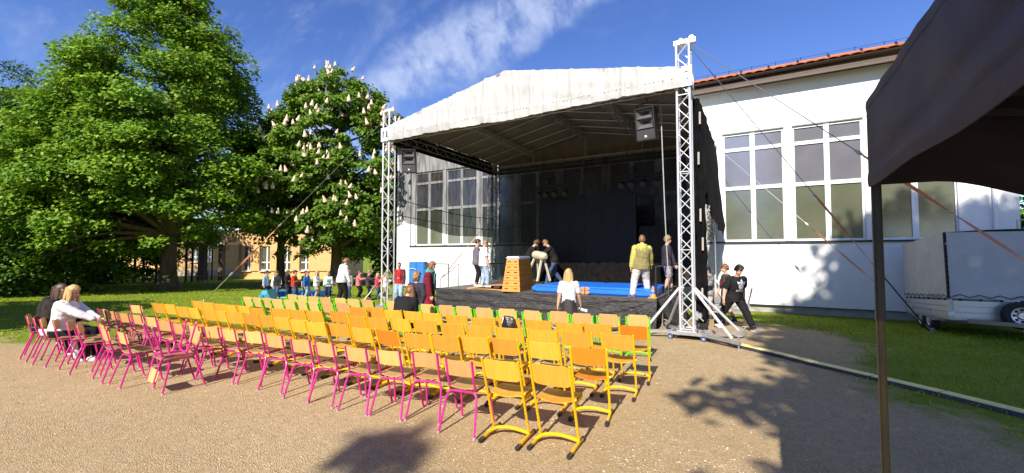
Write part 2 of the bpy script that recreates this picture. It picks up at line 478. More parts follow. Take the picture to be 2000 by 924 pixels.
def build_hall():
    h = thing('gym_hall', 'long white school gym hall with tall ribbed windows and red tiled roof', 'building', (0, YF, 0))
    plaster = mat('white render', (.79, .79, .78), .9, var=.06, scale=1.1, stretch=(1.6, 1, .5), bump=.12, bscale=120)
    fr = mat('white window frame', (.8, .8, .8), .4, var=.03)
    x0, x1 = -17.4, 6.63; sill, lint, top = 2.30, 6.35, 8.0
    wx0, wx1 = -16.4, 5.62
    w = MB(); b = -.9
    w.box(((x0 + x1) / 2, .2, (sill + .09) / 2), (x1 - x0, .4, sill - .09))
    w.box(((x0 + x1) / 2, .2, (lint + top) / 2), (x1 - x0, .4, top - lint))
    w.box(((x0 + wx0) / 2, .2, (sill + lint) / 2), (wx0 - x0, .4, lint - sill))
    w.box(((wx1 + x1) / 2, .2, (sill + lint) / 2), (x1 - wx1, .4, lint - sill))
    w.box((x1 - .2, 6.6, (.09 + top) / 2), (.4, 12.0, top - .09)); w.box((x0 + .2, 6.6, (.09 + top) / 2), (.4, 12.0, top - .09))
    w.box(((x0 + x1) / 2, 12.8, (.09 + top) / 2), (x1 - x0, .4, top - .09))
    w.build('wall', plaster, h, smooth=False)
    p = MB(); p.box(((x0 + x1) / 2, 6.53, -.25), (x1 - x0 - .1, 12.9, .66)); p.build('plinth', mat('grey plinth concrete', (.33, .32, .31), .9, var=.15, scale=3, bump=.2), h, smooth=False)
    g = MB(); g.box(((x0 + x1) / 2, -.012, .085), (x1 - x0 + .02, .06, .02)); g.build('plinth_flashing', BLACKM, h, smooth=False)
    s = MB(); s.box(((wx0 + wx1) / 2, -.02, sill - .012), (wx1 - wx0 + .1, .1, .045)); s.build('window_sill', mat('dark sill sheet', (.03, .03, .035), .5), h, smooth=False)
    lt = MB(); lt.box(((wx0 + wx1) / 2, .14, lint - .02), (wx1 - wx0, .27, .03)); lt.build('lintel', mat('lintel grey green', (.22, .25, .2), .7), h, smooth=False)
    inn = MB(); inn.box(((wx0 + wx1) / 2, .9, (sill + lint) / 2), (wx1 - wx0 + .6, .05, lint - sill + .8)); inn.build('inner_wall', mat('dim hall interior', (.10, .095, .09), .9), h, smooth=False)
    # pillars, window frames, panes
    pil = [-16.17 + 2.17 * k for k in range(11)]
    zs = [sill + .03, 4.29, 5.72, lint - .035]
    for i, px in enumerate(pil):
        wd = .24 if i not in (0, 10) else .3
        q = MB(); q.bbox((px, .06, (sill + lint) / 2), (wd, .16, lint - sill - .06), .01); q.build('pillar', plaster, h)
    tone = mat('ribbed glass tan', (.2, .17, .12), .3)
    for i in range(10):
        a = pil[i] + .12; c = pil[i + 1] - .12; mid = (a + c) / 2
        w = MB(); y = .10; ft = .065
        for xx in (a + ft / 2, c - ft / 2): w.box((xx, y, (zs[0] + zs[3]) / 2), (ft, .07, zs[3] - zs[0]))
        w.box((mid, y - .004, (zs[0] + zs[3]) / 2), (.15, .09, zs[3] - zs[0]))
        for zz in (zs[0] + .035, zs[3] - .035):
            for q0, q1 in ((a + ft, mid - .075), (mid + .075, c - ft)): w.box(((q0 + q1) / 2, y + .002, zz), (q1 - q0, .066, .07))
        for zz in (zs[1], zs[2]):
            for q0, q1 in ((a + ft, mid - .075), (mid + .075, c - ft)): w.box(((q0 + q1) / 2, y + .002, zz), (q1 - q0, .066, .13 if zz == zs[1] else .12))
        win = w.build('window', fr, h, smooth=False)
        zr = [(zs[0] + .07, zs[1] - .065), (zs[1] + .065, zs[2] - .06), (zs[2] + .06, zs[3] - .07)]
        for k, (z0, z1) in enumerate(zr):
            for q0, q1 in ((a + ft, mid - .075), (mid + .075, c - ft)):
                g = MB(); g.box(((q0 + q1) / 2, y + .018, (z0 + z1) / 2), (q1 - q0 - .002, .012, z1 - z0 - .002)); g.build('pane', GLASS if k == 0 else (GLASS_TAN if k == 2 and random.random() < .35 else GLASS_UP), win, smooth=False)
    # roof: eave boards, gutter, tiles
    brown = mat('dark brown eave board', (.075, .045, .03), .6, var=.25, scale=3, stretch=(1, 6, 6))
    e = MB(); e.box(((x0 + x1) / 2, -.22, 7.99), (x1 - x0 + .8, .55, .05)); e.box(((x0 + x1) / 2, -.47, 7.965), (x1 - x0 + .8, .035, .22))
    e.build('eave_board', brown, h, smooth=False)
    gt = MB(); xx0, xx1 = x0 - .4, x1 + .4
    prof = [(-.49 + .085 * cos(pi + pi * k / 8) - .085, 8.19 + .085 * sin(pi + pi * k / 8)) for k in range(9)]
    gt.sheet([[(xx0, a, b) for a, b in prof], [(xx1, a, b) for a, b in prof]], .006); gt.build('gutter', mat('brown gutter', (.05, .032, .024), .4, .3), h)
    sl = radians(21); tile = mat('red clay tile', (.42, .125, .05), .8, var=.3, scale=3, bump=.2, bscale=30)
    ye, ze = -.56, 8.24; nx = int((xx1 - xx0) / .075); L = 7.2; P = []
    rows = 20
    for r in range(rows + 1):
        d = .34 + (L - .34) * r / rows
        for dd, lift in ((d, .0), (d + .001, .018)):
            row = []
            for i in range(nx + 1):
                x = xx0 + (xx1 - xx0) * i / nx; bumpz = .035 * abs(sin(pi * (x - xx0) / .3)) ** .7
                row.append((x, ye + dd * cos(sl), ze + dd * sin(sl) + (lift - .018 * 0) + bumpz - .02 * 0))
            P.append(row)
    # saw-tooth: each course drops at its lower edge
    P2 = []
    for r in range(rows):
        d0 = .34 + (L - .34) * r / rows; d1 = .34 + (L - .34) * (r + 1) / rows
        for dd, lift in ((d0, .03), (d1, .0)):
            row = []
            for i in range(nx + 1):
                x = xx0 + (xx1 - xx0) * i / nx; bz = .04 * abs(sin(pi * (x - xx0) / .3)) ** .7
                row.append((x, ye + dd * cos(sl), ze + dd * sin(sl) + lift + bz))
            P2.append(row)
    rf = MB(); rf.grid(P2); roof = rf.build('roof', tile, h, smooth=False)
    rb = MB(); yr = ye + L * cos(sl); zr_ = ze + L * sin(sl)
    rb.add([(xx0, ye + .1, ze - .05), (xx1, ye + .1, ze - .05), (xx1, yr, zr_ - .06), (xx0, yr, zr_ - .06), (xx1, yr * 2, ze - .05), (xx0, yr * 2, ze - .05)], [(0, 1, 2, 3), (3, 2, 4, 5)])
    rb.build('roof_base', tile, roof, smooth=False)
    t = MB()
    P = []
    for dd, lift in ((0, .03), (.34, .008)):
        P.append([((-.15 + .3 * i / 8), dd * cos(sl), dd * sin(sl) + lift + .04 * abs(sin(pi * i / 8)) ** .7) for i in range(9)])
    t.sheet(P, .015); tm = t.mesh('roof_tile', tile)
    x = xx0 + .15
    while x < xx1:
        if x > -3.2:
            o = link('roof_tile', tm, roof, (x, ye, ze + .004)); o.rotation_euler = (random.gauss(0, .012), random.gauss(0, .02), random.gauss(0, .01))
        x += .3
    rt = MB(); rt.tube([(xx0, yr, zr_ + .02), (xx1, yr, zr_ + .02)], .1, 8); rt.build('ridge_cap', tile, roof)
    wr = MB(); wr.cyl((xx0, yr, zr_ + .26), (xx1, yr, zr_ + .26), .008, 5)
    for k in range(24): wr.cyl((xx0 + k, yr, zr_ + .08), (xx0 + k, yr, zr_ + .3), .014, 5)
    wr.build('lightning_wire', BLACKM, roof)
    sg = MB()
    for k in range(11): sg.beam((-2 + k * .9, ye + 1.2, ze + .52), (-2 + k * .9, ye + 1.32, ze + .68), .07, .02)
    sg.build('snow_guard', BLACKM, roof, smooth=False)
    dp = MB(); dp.cyl((x1 - .5, -.06, 7.9), (x1 - .5, -.06, .1), .05, 10); dp.build('downpipe', fr, h)
build_hall()

# metal railing of a terrace further right behind the hall
def build_terrace_rail():
    t = thing('balcony_railing', 'grey metal balustrade showing above the tarpaulin trailer at the hall corner', 'railing', (6.4, 16.3, 0))
    r = MB(); r.cyl((-.25, 0, 2.78), (2.2, 0, 2.78), .025, 8); r.cyl((-.25, 0, 1.98), (2.2, 0, 1.98), .02, 8); r.build('rail', STEEL, t)
    for k in range(17):
        b = MB(); b.cyl((-.22 + k * .15, 0, 1.98), (-.22 + k * .15, 0, 2.78), .012, 6); b.build('bar', STEEL, t)
    for x in (-.24, 1.0, 2.2):
        b = MB(); b.cyl((x, 0, -.18), (x, 0, 2.8), .03, 8); b.build('post', STEEL, t)
build_terrace_rail()
# ------------------------------------------------------------------ stage roof: towers, trusses, fabric
XL, XR, YA, YB = -10.6, -1.27, 10.2, 16.7
XM = (XL + XR) / 2
ZE, ZA, ZB = 6.1, 7.02, 5.66       # fabric edge, ridge, lower hem
def lattice(mb, a, b, half, r, pitch, diag=.013, chord=True, faces=(0, 1, 2, 3), hor=0, single=False):
    """square truss from a to b: four chords and zigzag bracing"""
    a = Vector(a); b = Vector(b); d = b - a; l = d.length; d.normalize()
    u = d.orthogonal() if abs(d.z) < .9 else Vector((1, 0, 0))
    if abs(d.z) < .9: u = Vector((0, 0, 1)) - d * d.z; u.normalize()
    w = d.cross(u)
    cs = [u * i * half + w * j * half for i, j in ((1, 1), (1, -1), (-1, -1), (-1, 1))]
    if chord:
        for c in cs: mb.cyl(a + c, b + c, r, 8)
    n = max(1, int(round(l / pitch)))
    if not chord:
        for f in faces:
            c0, c1 = cs[f], cs[(f + 1) % 4]
            for k in range(n):
                p = a + d * (l * k / n); q = a + d * (l * (k + 1) / n)
                if (k + f) % 2: mb.cyl(p + c0, q + c1, diag, 5, caps=False)
                else: mb.cyl(p + c1, q + c0, diag, 5, caps=False)
                if not single and hor and k % hor == 0: mb.cyl(p + c0, p + c1, diag, 5, caps=False)
def build_stage_roof():
    t = thing('stage_roof', 'large open air stage roof with white gable fabric on four aluminium truss towers', 'stage roof', (XM, YA, 0))
    T = lambda x, y, z: (x - XM, y - YA, z)
    zt = 6.72
    for k, (x, y) in enumerate(((XR, YA), (XL, YA), (XL, YB), (XR, YB))):
        g0 = gz(x, y); sx = 1 if x > XM else -1; sy = -1 if y < 13 else 1
        m = MB(); ztop = zt if k < 2 else 6.35
        lattice(m, T(x, y, g0 + .16), T(x, y, ztop), .135, .026, .3)
        tw = m.build('tower', ALU, t)
        m = MB(); lattice(m, T(x, y, g0 + .22), T(x, y, ztop - .05), .135, .026, .29, .0115, False, hor=6); m.build('lattice', ALU, tw)
        # head with pulley beam
        m = MB(); m.beam(T(x - .2, y, ztop + .03), T(x + .27, y, ztop + .03), .13, .1); m.beam(T(x, y - .17, ztop - .03), T(x, y + .17, ztop - .03), .1, .05); m.build('head_beam', ALU, tw)
        m = MB(); m.cyl(T(x + .18, y - .03, ztop + .1), T(x + .18, y + .03, ztop + .1), .06, 12); m.cyl(T(x - .05, y - .03, ztop + .1), T(x - .05, y + .03, ztop + .1), .04, 12); m.build('pulley', STEEL, tw)
        # sleeve block: four plates with cut-outs
        m = MB()
        for (dx, dy) in ((0, -1), (0, 1), (-1, 0), (1, 0)):
            for zz, hh in ((5.72, .12), (6.06, .12)):
                m.box(T(x + dx * .19, y + dy * .19, zz), (.385 if dx == 0 else .012, .385 if dy == 0 else .012, hh))
            for o in (-.155, 0, .155):
                wd = .075
                m.box(T(x + dx * .19 + (o if dx == 0 else 0), y + dy * .19 + (o if dy == 0 else 0), 5.89), (wd if dx == 0 else .012, wd if dy == 0 else .012, .22))
        m.build('sleeve_block', mat('sleeve white alu', (.7, .7, .71), .4, .3), tw, smooth=False)
        # base frame with outriggers, screw jacks, casters
        m = MB(); z = g0 + .14
        m.beam(T(x - .38, y - .22, z), T(x + .38, y - .22, z), .07, .07); m.beam(T(x - .38, y + .22, z), T(x + .38, y + .22, z), .07, .07)
        m.beam(T(x - .3, y - .19, z + .003), T(x - .3, y + .19, z + .003), .07, .06); m.beam(T(x + .3, y - .19, z + .003), T(x + .3, y + .19, z + .003), .07, .06)
        m.box(T(x, y, z + .045), (.4, .4, .02)); bs = m.build('base_frame', STEEL, tw, smooth=False)
        arms = {0: [(1.05, -.75), (1.15, .55), (-1.0, -.32), (-.6, .75)], 1: [(-.75, .6)],
                2: [(-1.05, .6), (-1.05, -.5)], 3: [(1.0, .3), (1.0, -.45), (-.5, .6)]}[k]
        for dx, dy in arms:
            l = hypot(dx, dy); ux, uy = dx / l, dy / l
            m = MB(); m.beam(T(x + ux * .34, y + uy * .34, z + .01), T(x + dx, y + dy, z - .01), .06, .07); m.build('outrigger', STEEL, tw, smooth=False)
            m = MB(); m.cyl(T(x + ux * .17, y + uy * .17, z + .98), T(x + dx * .86, y + dy * .86, z + .05), .03, 10); m.build('brace', ALU, tw)
            m = MB(); m.cyl(T(x + dx * .97, y + dy * .97, g0 + .0), T(x + dx * .97, y + dy * .97, z + .12), .016, 8); m.cyl(T(x + dx * .97, y + dy * .97, g0 - .01), T(x + dx * .97, y + dy * .97, g0 + .015), .055, 10)
            m.beam(T(x + dx * .97 - .06, y + dy * .97, z + .13), T(x + dx * .97 + .06, y + dy * .97, z + .13), .02, .02); m.build('screw_jack', STEEL, tw)
        for dx, dy in ((-.34, -.24), (.34, -.24), (-.34, .24), (.34, .24)):
            m = MB(); m.mi(0).cyl(T(x + dx, y + dy - .022, g0 + .055), T(x + dx, y + dy + .022, g0 + .055), .055, 14)
            m.mi(1).cyl(T(x + dx, y + dy - .026, g0 + .055), T(x + dx, y + dy + .026, g0 + .055), .028, 10); m.beam(T(x + dx, y + dy, g0 + .06), T(x + dx, y + dy, g0 + .12), .06, .03)
            m.build('caster', [mat('blue caster wheel', (.03, .06, .22), .5), STEEL], tw)
        # hand winch on the tower foot
        m = MB(); m.cyl(T(x + .24 * sx, y - .1, g0 + .52), T(x + .24 * sx, y + .1, g0 + .52), .06, 12); m.cyl(T(x + .24 * sx, y - .14, g0 + .52), T(x + .34 * sx, y - .14, g0 + .42), .012, 6)
        m.box(T(x + .19 * sx, y, g0 + .52), (.06, .16, .18)); m.build('winch', STEEL, tw)
    DK = mat('dull aluminium truss', (.44, .43, .42), .5, .6, var=.15)
    def truss(a, b, half=.11, pitch=.28, r=.021):
        m = MB(); lattice(m, T(*a), T(*b), half, r, pitch); o = m.build('roof_truss', DK, t)
        m = MB(); lattice(m, T(*a), T(*b), half, r, pitch, .010, False); m.build('lattice', DK, o)
    zc = 5.83
    for x in (XL + .06, XR - .06): truss((x, YA + .2, zc), (x, YB - .2, zc))
    truss((XL + .2, YB - .03, zc - .02), (XR - .2, YB - .03, zc - .02))
    truss((XL + .2, YA + .06, zc - .0), (XR - .2, YA + .06, zc - .0))
    slope = lambda x: ZA - (ZA - ZE) * abs(x - XM) / ((XR - XL) / 2)
    for x in (-8.35, XM, -3.6):
        z = slope(x) - .26; truss((x, YA + .25, z), (x, YB - .2, z), .09, .3, .017)
        for y in (YA + .1, YB - .1):
            m = MB(); m.cyl(T(x, y, zc + .1), T(x, y, z - .06), .025, 8); m.build('king_post', DK, t)
    # rafters across the slope
    for i in range(7):
        y = YA + .35 + i * (YB - YA - .6) / 6
        m = MB(); m.tube([T(XL + .1, y, slope(XL + .1) - .085), T(XM, y, ZA - .09), T(XR - .1, y, slope(XR - .1) - .085)], .022, 6); m.build('rafter', DK, t)
    # fabric: top skin with a dark inner lining, front gable and low side strips
    pvc = bpy.data.materials.new('white pvc fabric'); pvc.use_nodes = True
    nt = pvc.node_tree; N = nt.nodes.new; L = nt.links.new; bs = nt.nodes['Principled BSDF']; bs.inputs['Roughness'].default_value = .55
    tc = N('ShaderNodeTexCoord'); mp = N('ShaderNodeMapping'); mp.inputs['Scale'].default_value = (3, 3, .6); L(tc.outputs['Object'], mp.inputs[0])
    n1 = N('ShaderNodeTexNoise'); n1.inputs['Scale'].default_value = 2.2; n1.inputs['Detail'].default_value = 7; n1.inputs['Roughness'].default_value = .7; L(mp.outputs[0], n1.inputs['Vector'])
    mr = N('ShaderNodeMapRange'); L(n1.outputs['Fac'], mr.inputs['Value']); mr.inputs['From Min'].default_value = .42; mr.inputs['From Max'].default_value = .72
    mx = N('ShaderNodeMix'); mx.data_type = 'RGBA'; L(mr.outputs[0], mx.inputs['Factor']); mx.inputs['A'].default_value = (.43, .43, .415, 1); mx.inputs['B'].default_value = (.33, .328, .31, 1)
    L(mx.outputs['Result'], bs.inputs['Base Color'])
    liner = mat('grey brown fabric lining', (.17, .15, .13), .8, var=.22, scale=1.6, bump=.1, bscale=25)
    X0, X1, Y0, Y1 = XL + .17, XR - .02, YA - .22, YB + .25
    def top(off):
        P = []
        for i in range(41):
            x = X0 + (X1 - X0) * i / 40; row = []
            for j in range(26):
                y = Y0 + (Y1 - Y0) * j / 25; sag = .03 * sin((j - 1) * pi / 3.7) ** 2 * (1 if 0 < i < 40 else 0)
                row.append(T(x, y, slope(x) - sag + off + .012 * noise.noise((x * 1.5, y * 1.5, 0))))
            P.append(row)
        return P
    m = MB(); m.grid(top(0)); m.build('roof_fabric', pvc, t, sharp=60)
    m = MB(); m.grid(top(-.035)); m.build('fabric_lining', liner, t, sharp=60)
    # front gable with folds; lower hem is a little slack
    P = []
    NX = 240
    random.seed(3)
    folds = [(random.uniform(0, 1), random.uniform(.003, .009), random.uniform(.018, .05), random.uniform(-.25, .25)) for _ in range(70)]
    for i in range(NX + 1):
        u = i / NX; x = X0 + (X1 - X0) * u; zt_ = slope(x) + .01; row = []
        zb = ZB + .035 * sin(u * pi * 3) * (1 - abs(2 * u - 1)) + .02 * noise.noise((x * 1.3, 0, 0)) + (-.02)
        for j in range(15):
            v = j / 14; z = zt_ + (zb - zt_) * v
            amp = .55 + .2 * v; d = 0
            for c, wdt, a, sk in folds:
                q = (u - c - sk * .05 * (v - .5)) / wdt
                if abs(q) < 3: d += a * math.exp(-q * q)
            d = d * amp + .03 * noise.noise((x * 6, z * 1.2, 0)) + .035 * noise.noise((x * 1.4 + z * 2.5, z * 3.5, 5)) * amp
            row.append(T(x, Y0 - d - .02 * sin(v * pi), z))
        P.append(row)
    m = MB(); m.sheet(P, .004); m.build('gable_fabric', pvc, t, sharp=70)
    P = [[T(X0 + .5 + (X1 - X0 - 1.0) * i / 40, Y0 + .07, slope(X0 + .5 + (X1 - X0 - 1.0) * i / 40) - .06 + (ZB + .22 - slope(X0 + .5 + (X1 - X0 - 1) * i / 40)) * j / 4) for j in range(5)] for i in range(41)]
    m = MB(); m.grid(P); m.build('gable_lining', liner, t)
    P = [[T(X0 + (X1 - X0) * i / 60, Y1 + .02 + .02 * noise.noise((i * .4, j, 0)), slope(X0 + (X1 - X0) * i / 60) - .01 + (ZB - .05 - slope(X0 + (X1 - X0) * i / 60)) * j / 6) for j in range(7)] for i in range(61)]
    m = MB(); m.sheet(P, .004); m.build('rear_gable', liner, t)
    # eyelet lacing along the hem
    m = MB()
    for i in range(90):
        x = X0 + .2 + (X1 - X0 - .4) * i / 89; m.box(T(x, Y0 - .045 - .012 * (i % 2), ZB + .2 + .16 * abs(sin(i * .35)) * .15), (.022, .004, .04))
    m.build('lacing', mat('pale lacing cord', (.7, .68, .6), .8), t, smooth=False)
    for xs, nm in ((X0 - .01, 0), (X1 + .01, 1)):
        P = [[T(xs + .02 * noise.noise((y * .2, z, nm)), Y0 + .25 + (Y1 - Y0 - .3) * y / 24, 6.10 - z * .135) for z in range(5)] for y in range(25)]
        m = MB(); m.sheet(P, .006); m.build('side_valance', mat('black side fabric', (.012, .0115, .0115), 1.0, var=.2, scale=4, spec=.03), t)
    return t
build_stage_roof()

def mesh_material():
    m = bpy.data.materials.new('black scrim mesh'); m.use_nodes = True; nt = m.node_tree; N = nt.nodes.new; L = nt.links.new
    bs = nt.nodes['Principled BSDF']; bs.inputs['Base Color'].default_value = (.02, .02, .022, 1); bs.inputs['Roughness'].default_value = .9
    tr = N('ShaderNodeBsdfTransparent'); ms = N('ShaderNodeMixShader')
    # weave lies denser where it is folded over itself
    tc = N('ShaderNodeTexCoord'); mp = N('ShaderNodeMapping'); mp.inputs['Scale'].default_value = (1, 2.4, .35); L(tc.outputs['Object'], mp.inputs[0])
    nz = N('ShaderNodeTexNoise'); nz.inputs['Scale'].default_value = 2.6; nz.inputs['Detail'].default_value = 5; nz.inputs['Distortion'].default_value = 1.5; L(mp.outputs[0], nz.inputs['Vector'])
    mr = N('ShaderNodeMapRange'); L(nz.outputs['Fac'], mr.inputs['Value']); mr.inputs['From Min'].default_value = .35; mr.inputs['From Max'].default_value = .65
    mr.inputs['To Min'].default_value = .66; mr.inputs['To Max'].default_value = .84
    L(mr.outputs[0], ms.inputs[0]); L(tr.outputs[0], ms.inputs[1]); L(bs.outputs[0], ms.inputs[2])
    L(ms.outputs[0], nt.nodes['Material Output'].inputs[0]); return m
SCRIM = mesh_material()
CLOTH = mat('black molton cloth', (.009, .0085, .009), 1.0, var=.35, scale=5, spec=.03)
def build_scrims():
    # left side: see-through mesh tied up in a curve
    P = []
    for i in range(41):
        u = i / 40; y = YA + .32 + (YB - YA - .4) * u; zb = 2.95 - .32 * smooth(0, .55, u) + .02 * sin(u * 9)
        if u < .08: zb += .55 * (1 - u / .08) ** 2
        row = []
        for j in range(17):
            v = j / 16; z = 5.65 + (zb - 5.65) * v
            row.append((XL + .12 + .03 * sin(u * 21 + v * 3) * v + .05 * noise.noise((u * 6, v * 3, 2)), y, z))
        P.append(row)
    m = MB(); m.grid(P); s = m.build('scrim_curtain', SCRIM); tag(s, 'see-through black mesh curtain hung from the left side of the stage roof', 'curtain')
    m = MB()
    for z0, z1, sg in ((3.75, 3.5, .12), (3.2, 2.98, .06)):
        pts = [(XL + .16, YA + .3 + (YB - YA - .4) * k / 16, z0 + (z1 - z0) * k / 16 - sg * sin(pi * k / 16)) for k in range(17)]
        m.tube(pts, .013, 5)
    m.build('hem_cord', BLACKM, s)
    for lab, za, zb_, dens in (('black mesh curtain hung across the rear of the stage roof', 5.72, 3.12, 1), ('added thin black net deepening the shade at the stage rear below the mesh curtain', 3.1, .7, 0)):  # the lower net is added to deepen the shade on the wall
        P = []
        for i in range(49):
            u = i / 48; x = XL + .2 + (XR - XL - .35) * u
            P.append([(x, YB - .32 - .06 * dens + .03 * sin(u * 40 + v) + .03 * noise.noise((u * 9, v * .4, 3)), za + (zb_ - za) * v / 8 - .04 * sin(u * pi) * (v / 8)) for v in range(9)])
        m = MB(); m.grid(P); s = m.build('scrim_curtain', SCRIM); tag(s, lab, 'curtain')
        if dens: m = MB(); m.tube([P[i][8] for i in range(49)], .014, 5); m.build('hem_cord', BLACKM, s)
    # right side: denser cloth, slack lower edge
    P = []
    for i in range(41):
        u = i / 40; y = YA + .75 + (YB + .05 - YA - .75) * u; zb = 3.5 - .95 * smooth(0.1, .9, u) + .06 * sin(u * 17)
        if u > .93: zb += 1.0 * ((u - .93) / .07) ** 2 * .4
        row = []
        for j in range(17):
            v = j / 16; z = 5.7 + (zb - 5.7) * v
            row.append((XR + .24 + .06 * sin(u * 30 + v * 2) * v + .22 * v * smooth(.3, 1, u) + .05 * noise.noise((u * 8, v * 3, 7)), y, z))
        P.append(row)
    m = MB(); m.sheet(P, .006); s = m.build('side_curtain', mat('dark mesh cloth', (.022, .02, .02), 1.0, spec=.03, var=.35, scale=7, stretch=(1, 3, .4))); tag(s, 'dark cloth curtain hung from the right side of the stage roof', 'curtain')
    # gathered curtain tied beside the right front tower
    rings = []
    for k in range(25):
        v = k / 24; z = .28 + 5.3 * v; r = .085 + .03 * sin(v * 26) ** 2 + .03 * (1 - v); row = []
        for j in range(28):
            a = 2 * pi * j / 28; rr = r * (1 + .22 * sin(7 * a + v * 3) + .12 * noise.noise((j * .6, v * 9, 1)))
            row.append((XR + .22 + rr * cos(a) * .8 + .04 * sin(v * 5), YA + .62 + rr * sin(a) * 1.2, z))
        rings.append(row)
    m = MB(); m.loft(rings); s = m.build('gathered_curtain', CLOTH); tag(s, 'black curtain gathered in a bundle behind the right front stage tower', 'curtain')
    for k in range(5):
        g = MB(); z = 1.1 + k * 1.02 + .2 * sin(k * 2.3); x = XR + .25 + .03 * sin(k * 1.7); g.sheet([[(x + .02 * i, YA + .44 - .012 * j, z - j * .1) for j in range(4)] for i in range(3)], .004); g.build('tie_tape', mat('pale tie tape', (.32, .30, .26), .8), s)
build_scrims()

# ------------------------------------------------------------------ stage deck
DZ, DY0, DY1, DX0, DX1 = .78, 10.75, 16.0, -8.9, -2.05
def build_deck():
    t = thing('stage_deck', 'low black stage platform with wrinkled black cloth skirt under the roof', 'stage', (0, 0, 0))
    deck = mat('dark stage plywood', (.10, .088, .078), .45, var=.3, scale=4, bump=.05, bscale=90)
    nx, ny = 4, 5; wx = (DX1 - DX0) / nx; wy = (DY1 - DY0) / ny
    pm = MB(); pm.bbox((0, 0, -.03), (wx - .012, wy - .012, .06), .006); me = pm.mesh('deck_panel', deck)
    for i in range(nx):
        for j in range(ny):
            link('deck_panel', me, t, (DX0 + wx * (i + .5), DY0 + wy * (j + .5), DZ + random.gauss(0, .0012)))
    lm = MB(); lm.cyl((0, 0, 0), (0, 0, DZ - .06), .024, 8); me = lm.mesh('leg', STEEL)
    for i in range(nx + 1):
        for j in range(ny + 1): link('leg', me, t, (DX0 + .06 + (DX1 - DX0 - .12) * i / nx, DY0 + .1 + (DY1 - DY0 - .2) * j / ny, 0))
    # skirt: pleats pulled sideways, so the folds run along it and fan out of the right corner
    skm = bpy.data.materials.new('black woven sheet'); skm.use_nodes = True
    nt = skm.node_tree; N = nt.nodes.new; L = nt.links.new; bs = nt.nodes['Principled BSDF']; bs.inputs['Base Color'].default_value = (.024, .022, .021, 1); bs.inputs['Roughness'].default_value = .5
    tc = N('ShaderNodeTexCoord'); mp = N('ShaderNodeMapping'); mp.inputs['Scale'].default_value = (1.1, 1, 9); L(tc.outputs['Object'], mp.inputs[0])
    n1 = N('ShaderNodeTexNoise'); n1.inputs['Scale'].default_value = 2.5; n1.inputs['Detail'].default_value = 6; n1.inputs['Distortion'].default_value = .8; L(mp.outputs[0], n1.inputs['Vector'])
    bp = N('ShaderNodeBump'); bp.inputs['Strength'].default_value = .9; bp.inputs['Distance'].default_value = .05; L(n1.outputs['Fac'], bp.inputs['Height']); L(bp.outputs[0], bs.inputs['Normal'])
    P = []
    NX = 220
    for i in range(NX + 1):
        u = i / NX; x = DX0 - .05 + (DX1 - DX0 + .07) * u; row = []
        for j in range(22):
            v = j / 21; z = DZ - .012 - v * (DZ - .03)
            k = sin((z * 26 + u * 9 + 2.5 * noise.noise((u * 6, z * 2, 0)))) * .018
            fan = smooth(.55, 1, u); ang = atan2(z - DZ, (u - 1.02) * 5)
            k = k * (1 - fan) + fan * .03 * sin(ang * 22) * min(1, hypot(z - DZ, (u - 1.02) * 5) * 2)
            k += .02 * noise.noise((x * 2.5, z * 9, 4)) + .012 * noise.noise((x * 7, z * 25, 4))
            row.append((x, DY0 - .03 - .16 * v * (.4 + .6 * sin(u * 5) ** 2) - k * min(1, v * 6), z))
        P.append(row)
    m = MB(); m.sheet(P, .004); m.build('skirt', skm, t, sharp=80)
    P = []
    for i in range(61):
        u = i / 60; y = DY0 - .03 + 2.6 * u; row = []
        for j in range(15):
            v = j / 14; z = DZ - .01 - v * (DZ + .0); out = .05 + v * (.30 + .12 * sin(u * 14)) + .04 * sin(u * 38 + v * 2) * v + .03 * noise.noise((y * 3, z * 4, 8))
            row.append((DX1 + out, y + .12 * v * (1 - u), z))
        P.append(row)
    m = MB(); m.sheet(P, .004); m.build('side_skirt', skm, t, sharp=80)
    m = MB(); P = [[(DX0 - .03 - .03 * sin(i * 1.3) * j / 4, DY0 + (DY1 - DY0) * i / 30, DZ - .01 - j * .18) for j in range(5)] for i in range(31)]; m.sheet(P, .004); m.build('side_skirt', skm, t)
build_deck()
def railing(label, pts, z0, h, cat='railing', mids=False):
    t = thing('stage_railing', label, cat, (pts[0][0], pts[0][1], z0)); o = Vector((pts[0][0], pts[0][1], 0))
    P = [Vector((x, y, 0)) - o for x, y in pts]
    m = MB(); m.tube([p + Vector((0, 0, h)) for p in P], .022, 8); m.build('rail', BLACKM, t)
    if mids: m = MB(); m.tube([p + Vector((0, 0, .1)) for p in P], .015, 8); m.build('rail', BLACKM, t)
    for p in P:
        m = MB(); m.cyl(p, p + Vector((0, 0, h)), .022, 8); m.build('post', BLACKM, t)
railing('black railing on the left rear of the stage behind the two boys', [(-9.0, 13.4), (-8.75, 15.5), (-7.2, 15.6)], DZ, .72)
railing('black railing along the rear edge of the stage behind the blue mats', [(-6.9, 15.75), (-5.4, 15.75), (-5.2, 15.75), (-2.25, 15.75)], DZ, .74)
railing('black railing at the right edge of the stage behind the boy in shorts', [(-2.12, 11.1), (-2.12, 12.9), (-2.1, 15.4)], DZ, .78)
railing('black rail of the landing by the white wall left of the stage', [(-12.7, 14.4), (-11.35, 14.4)], 0, 1.44)
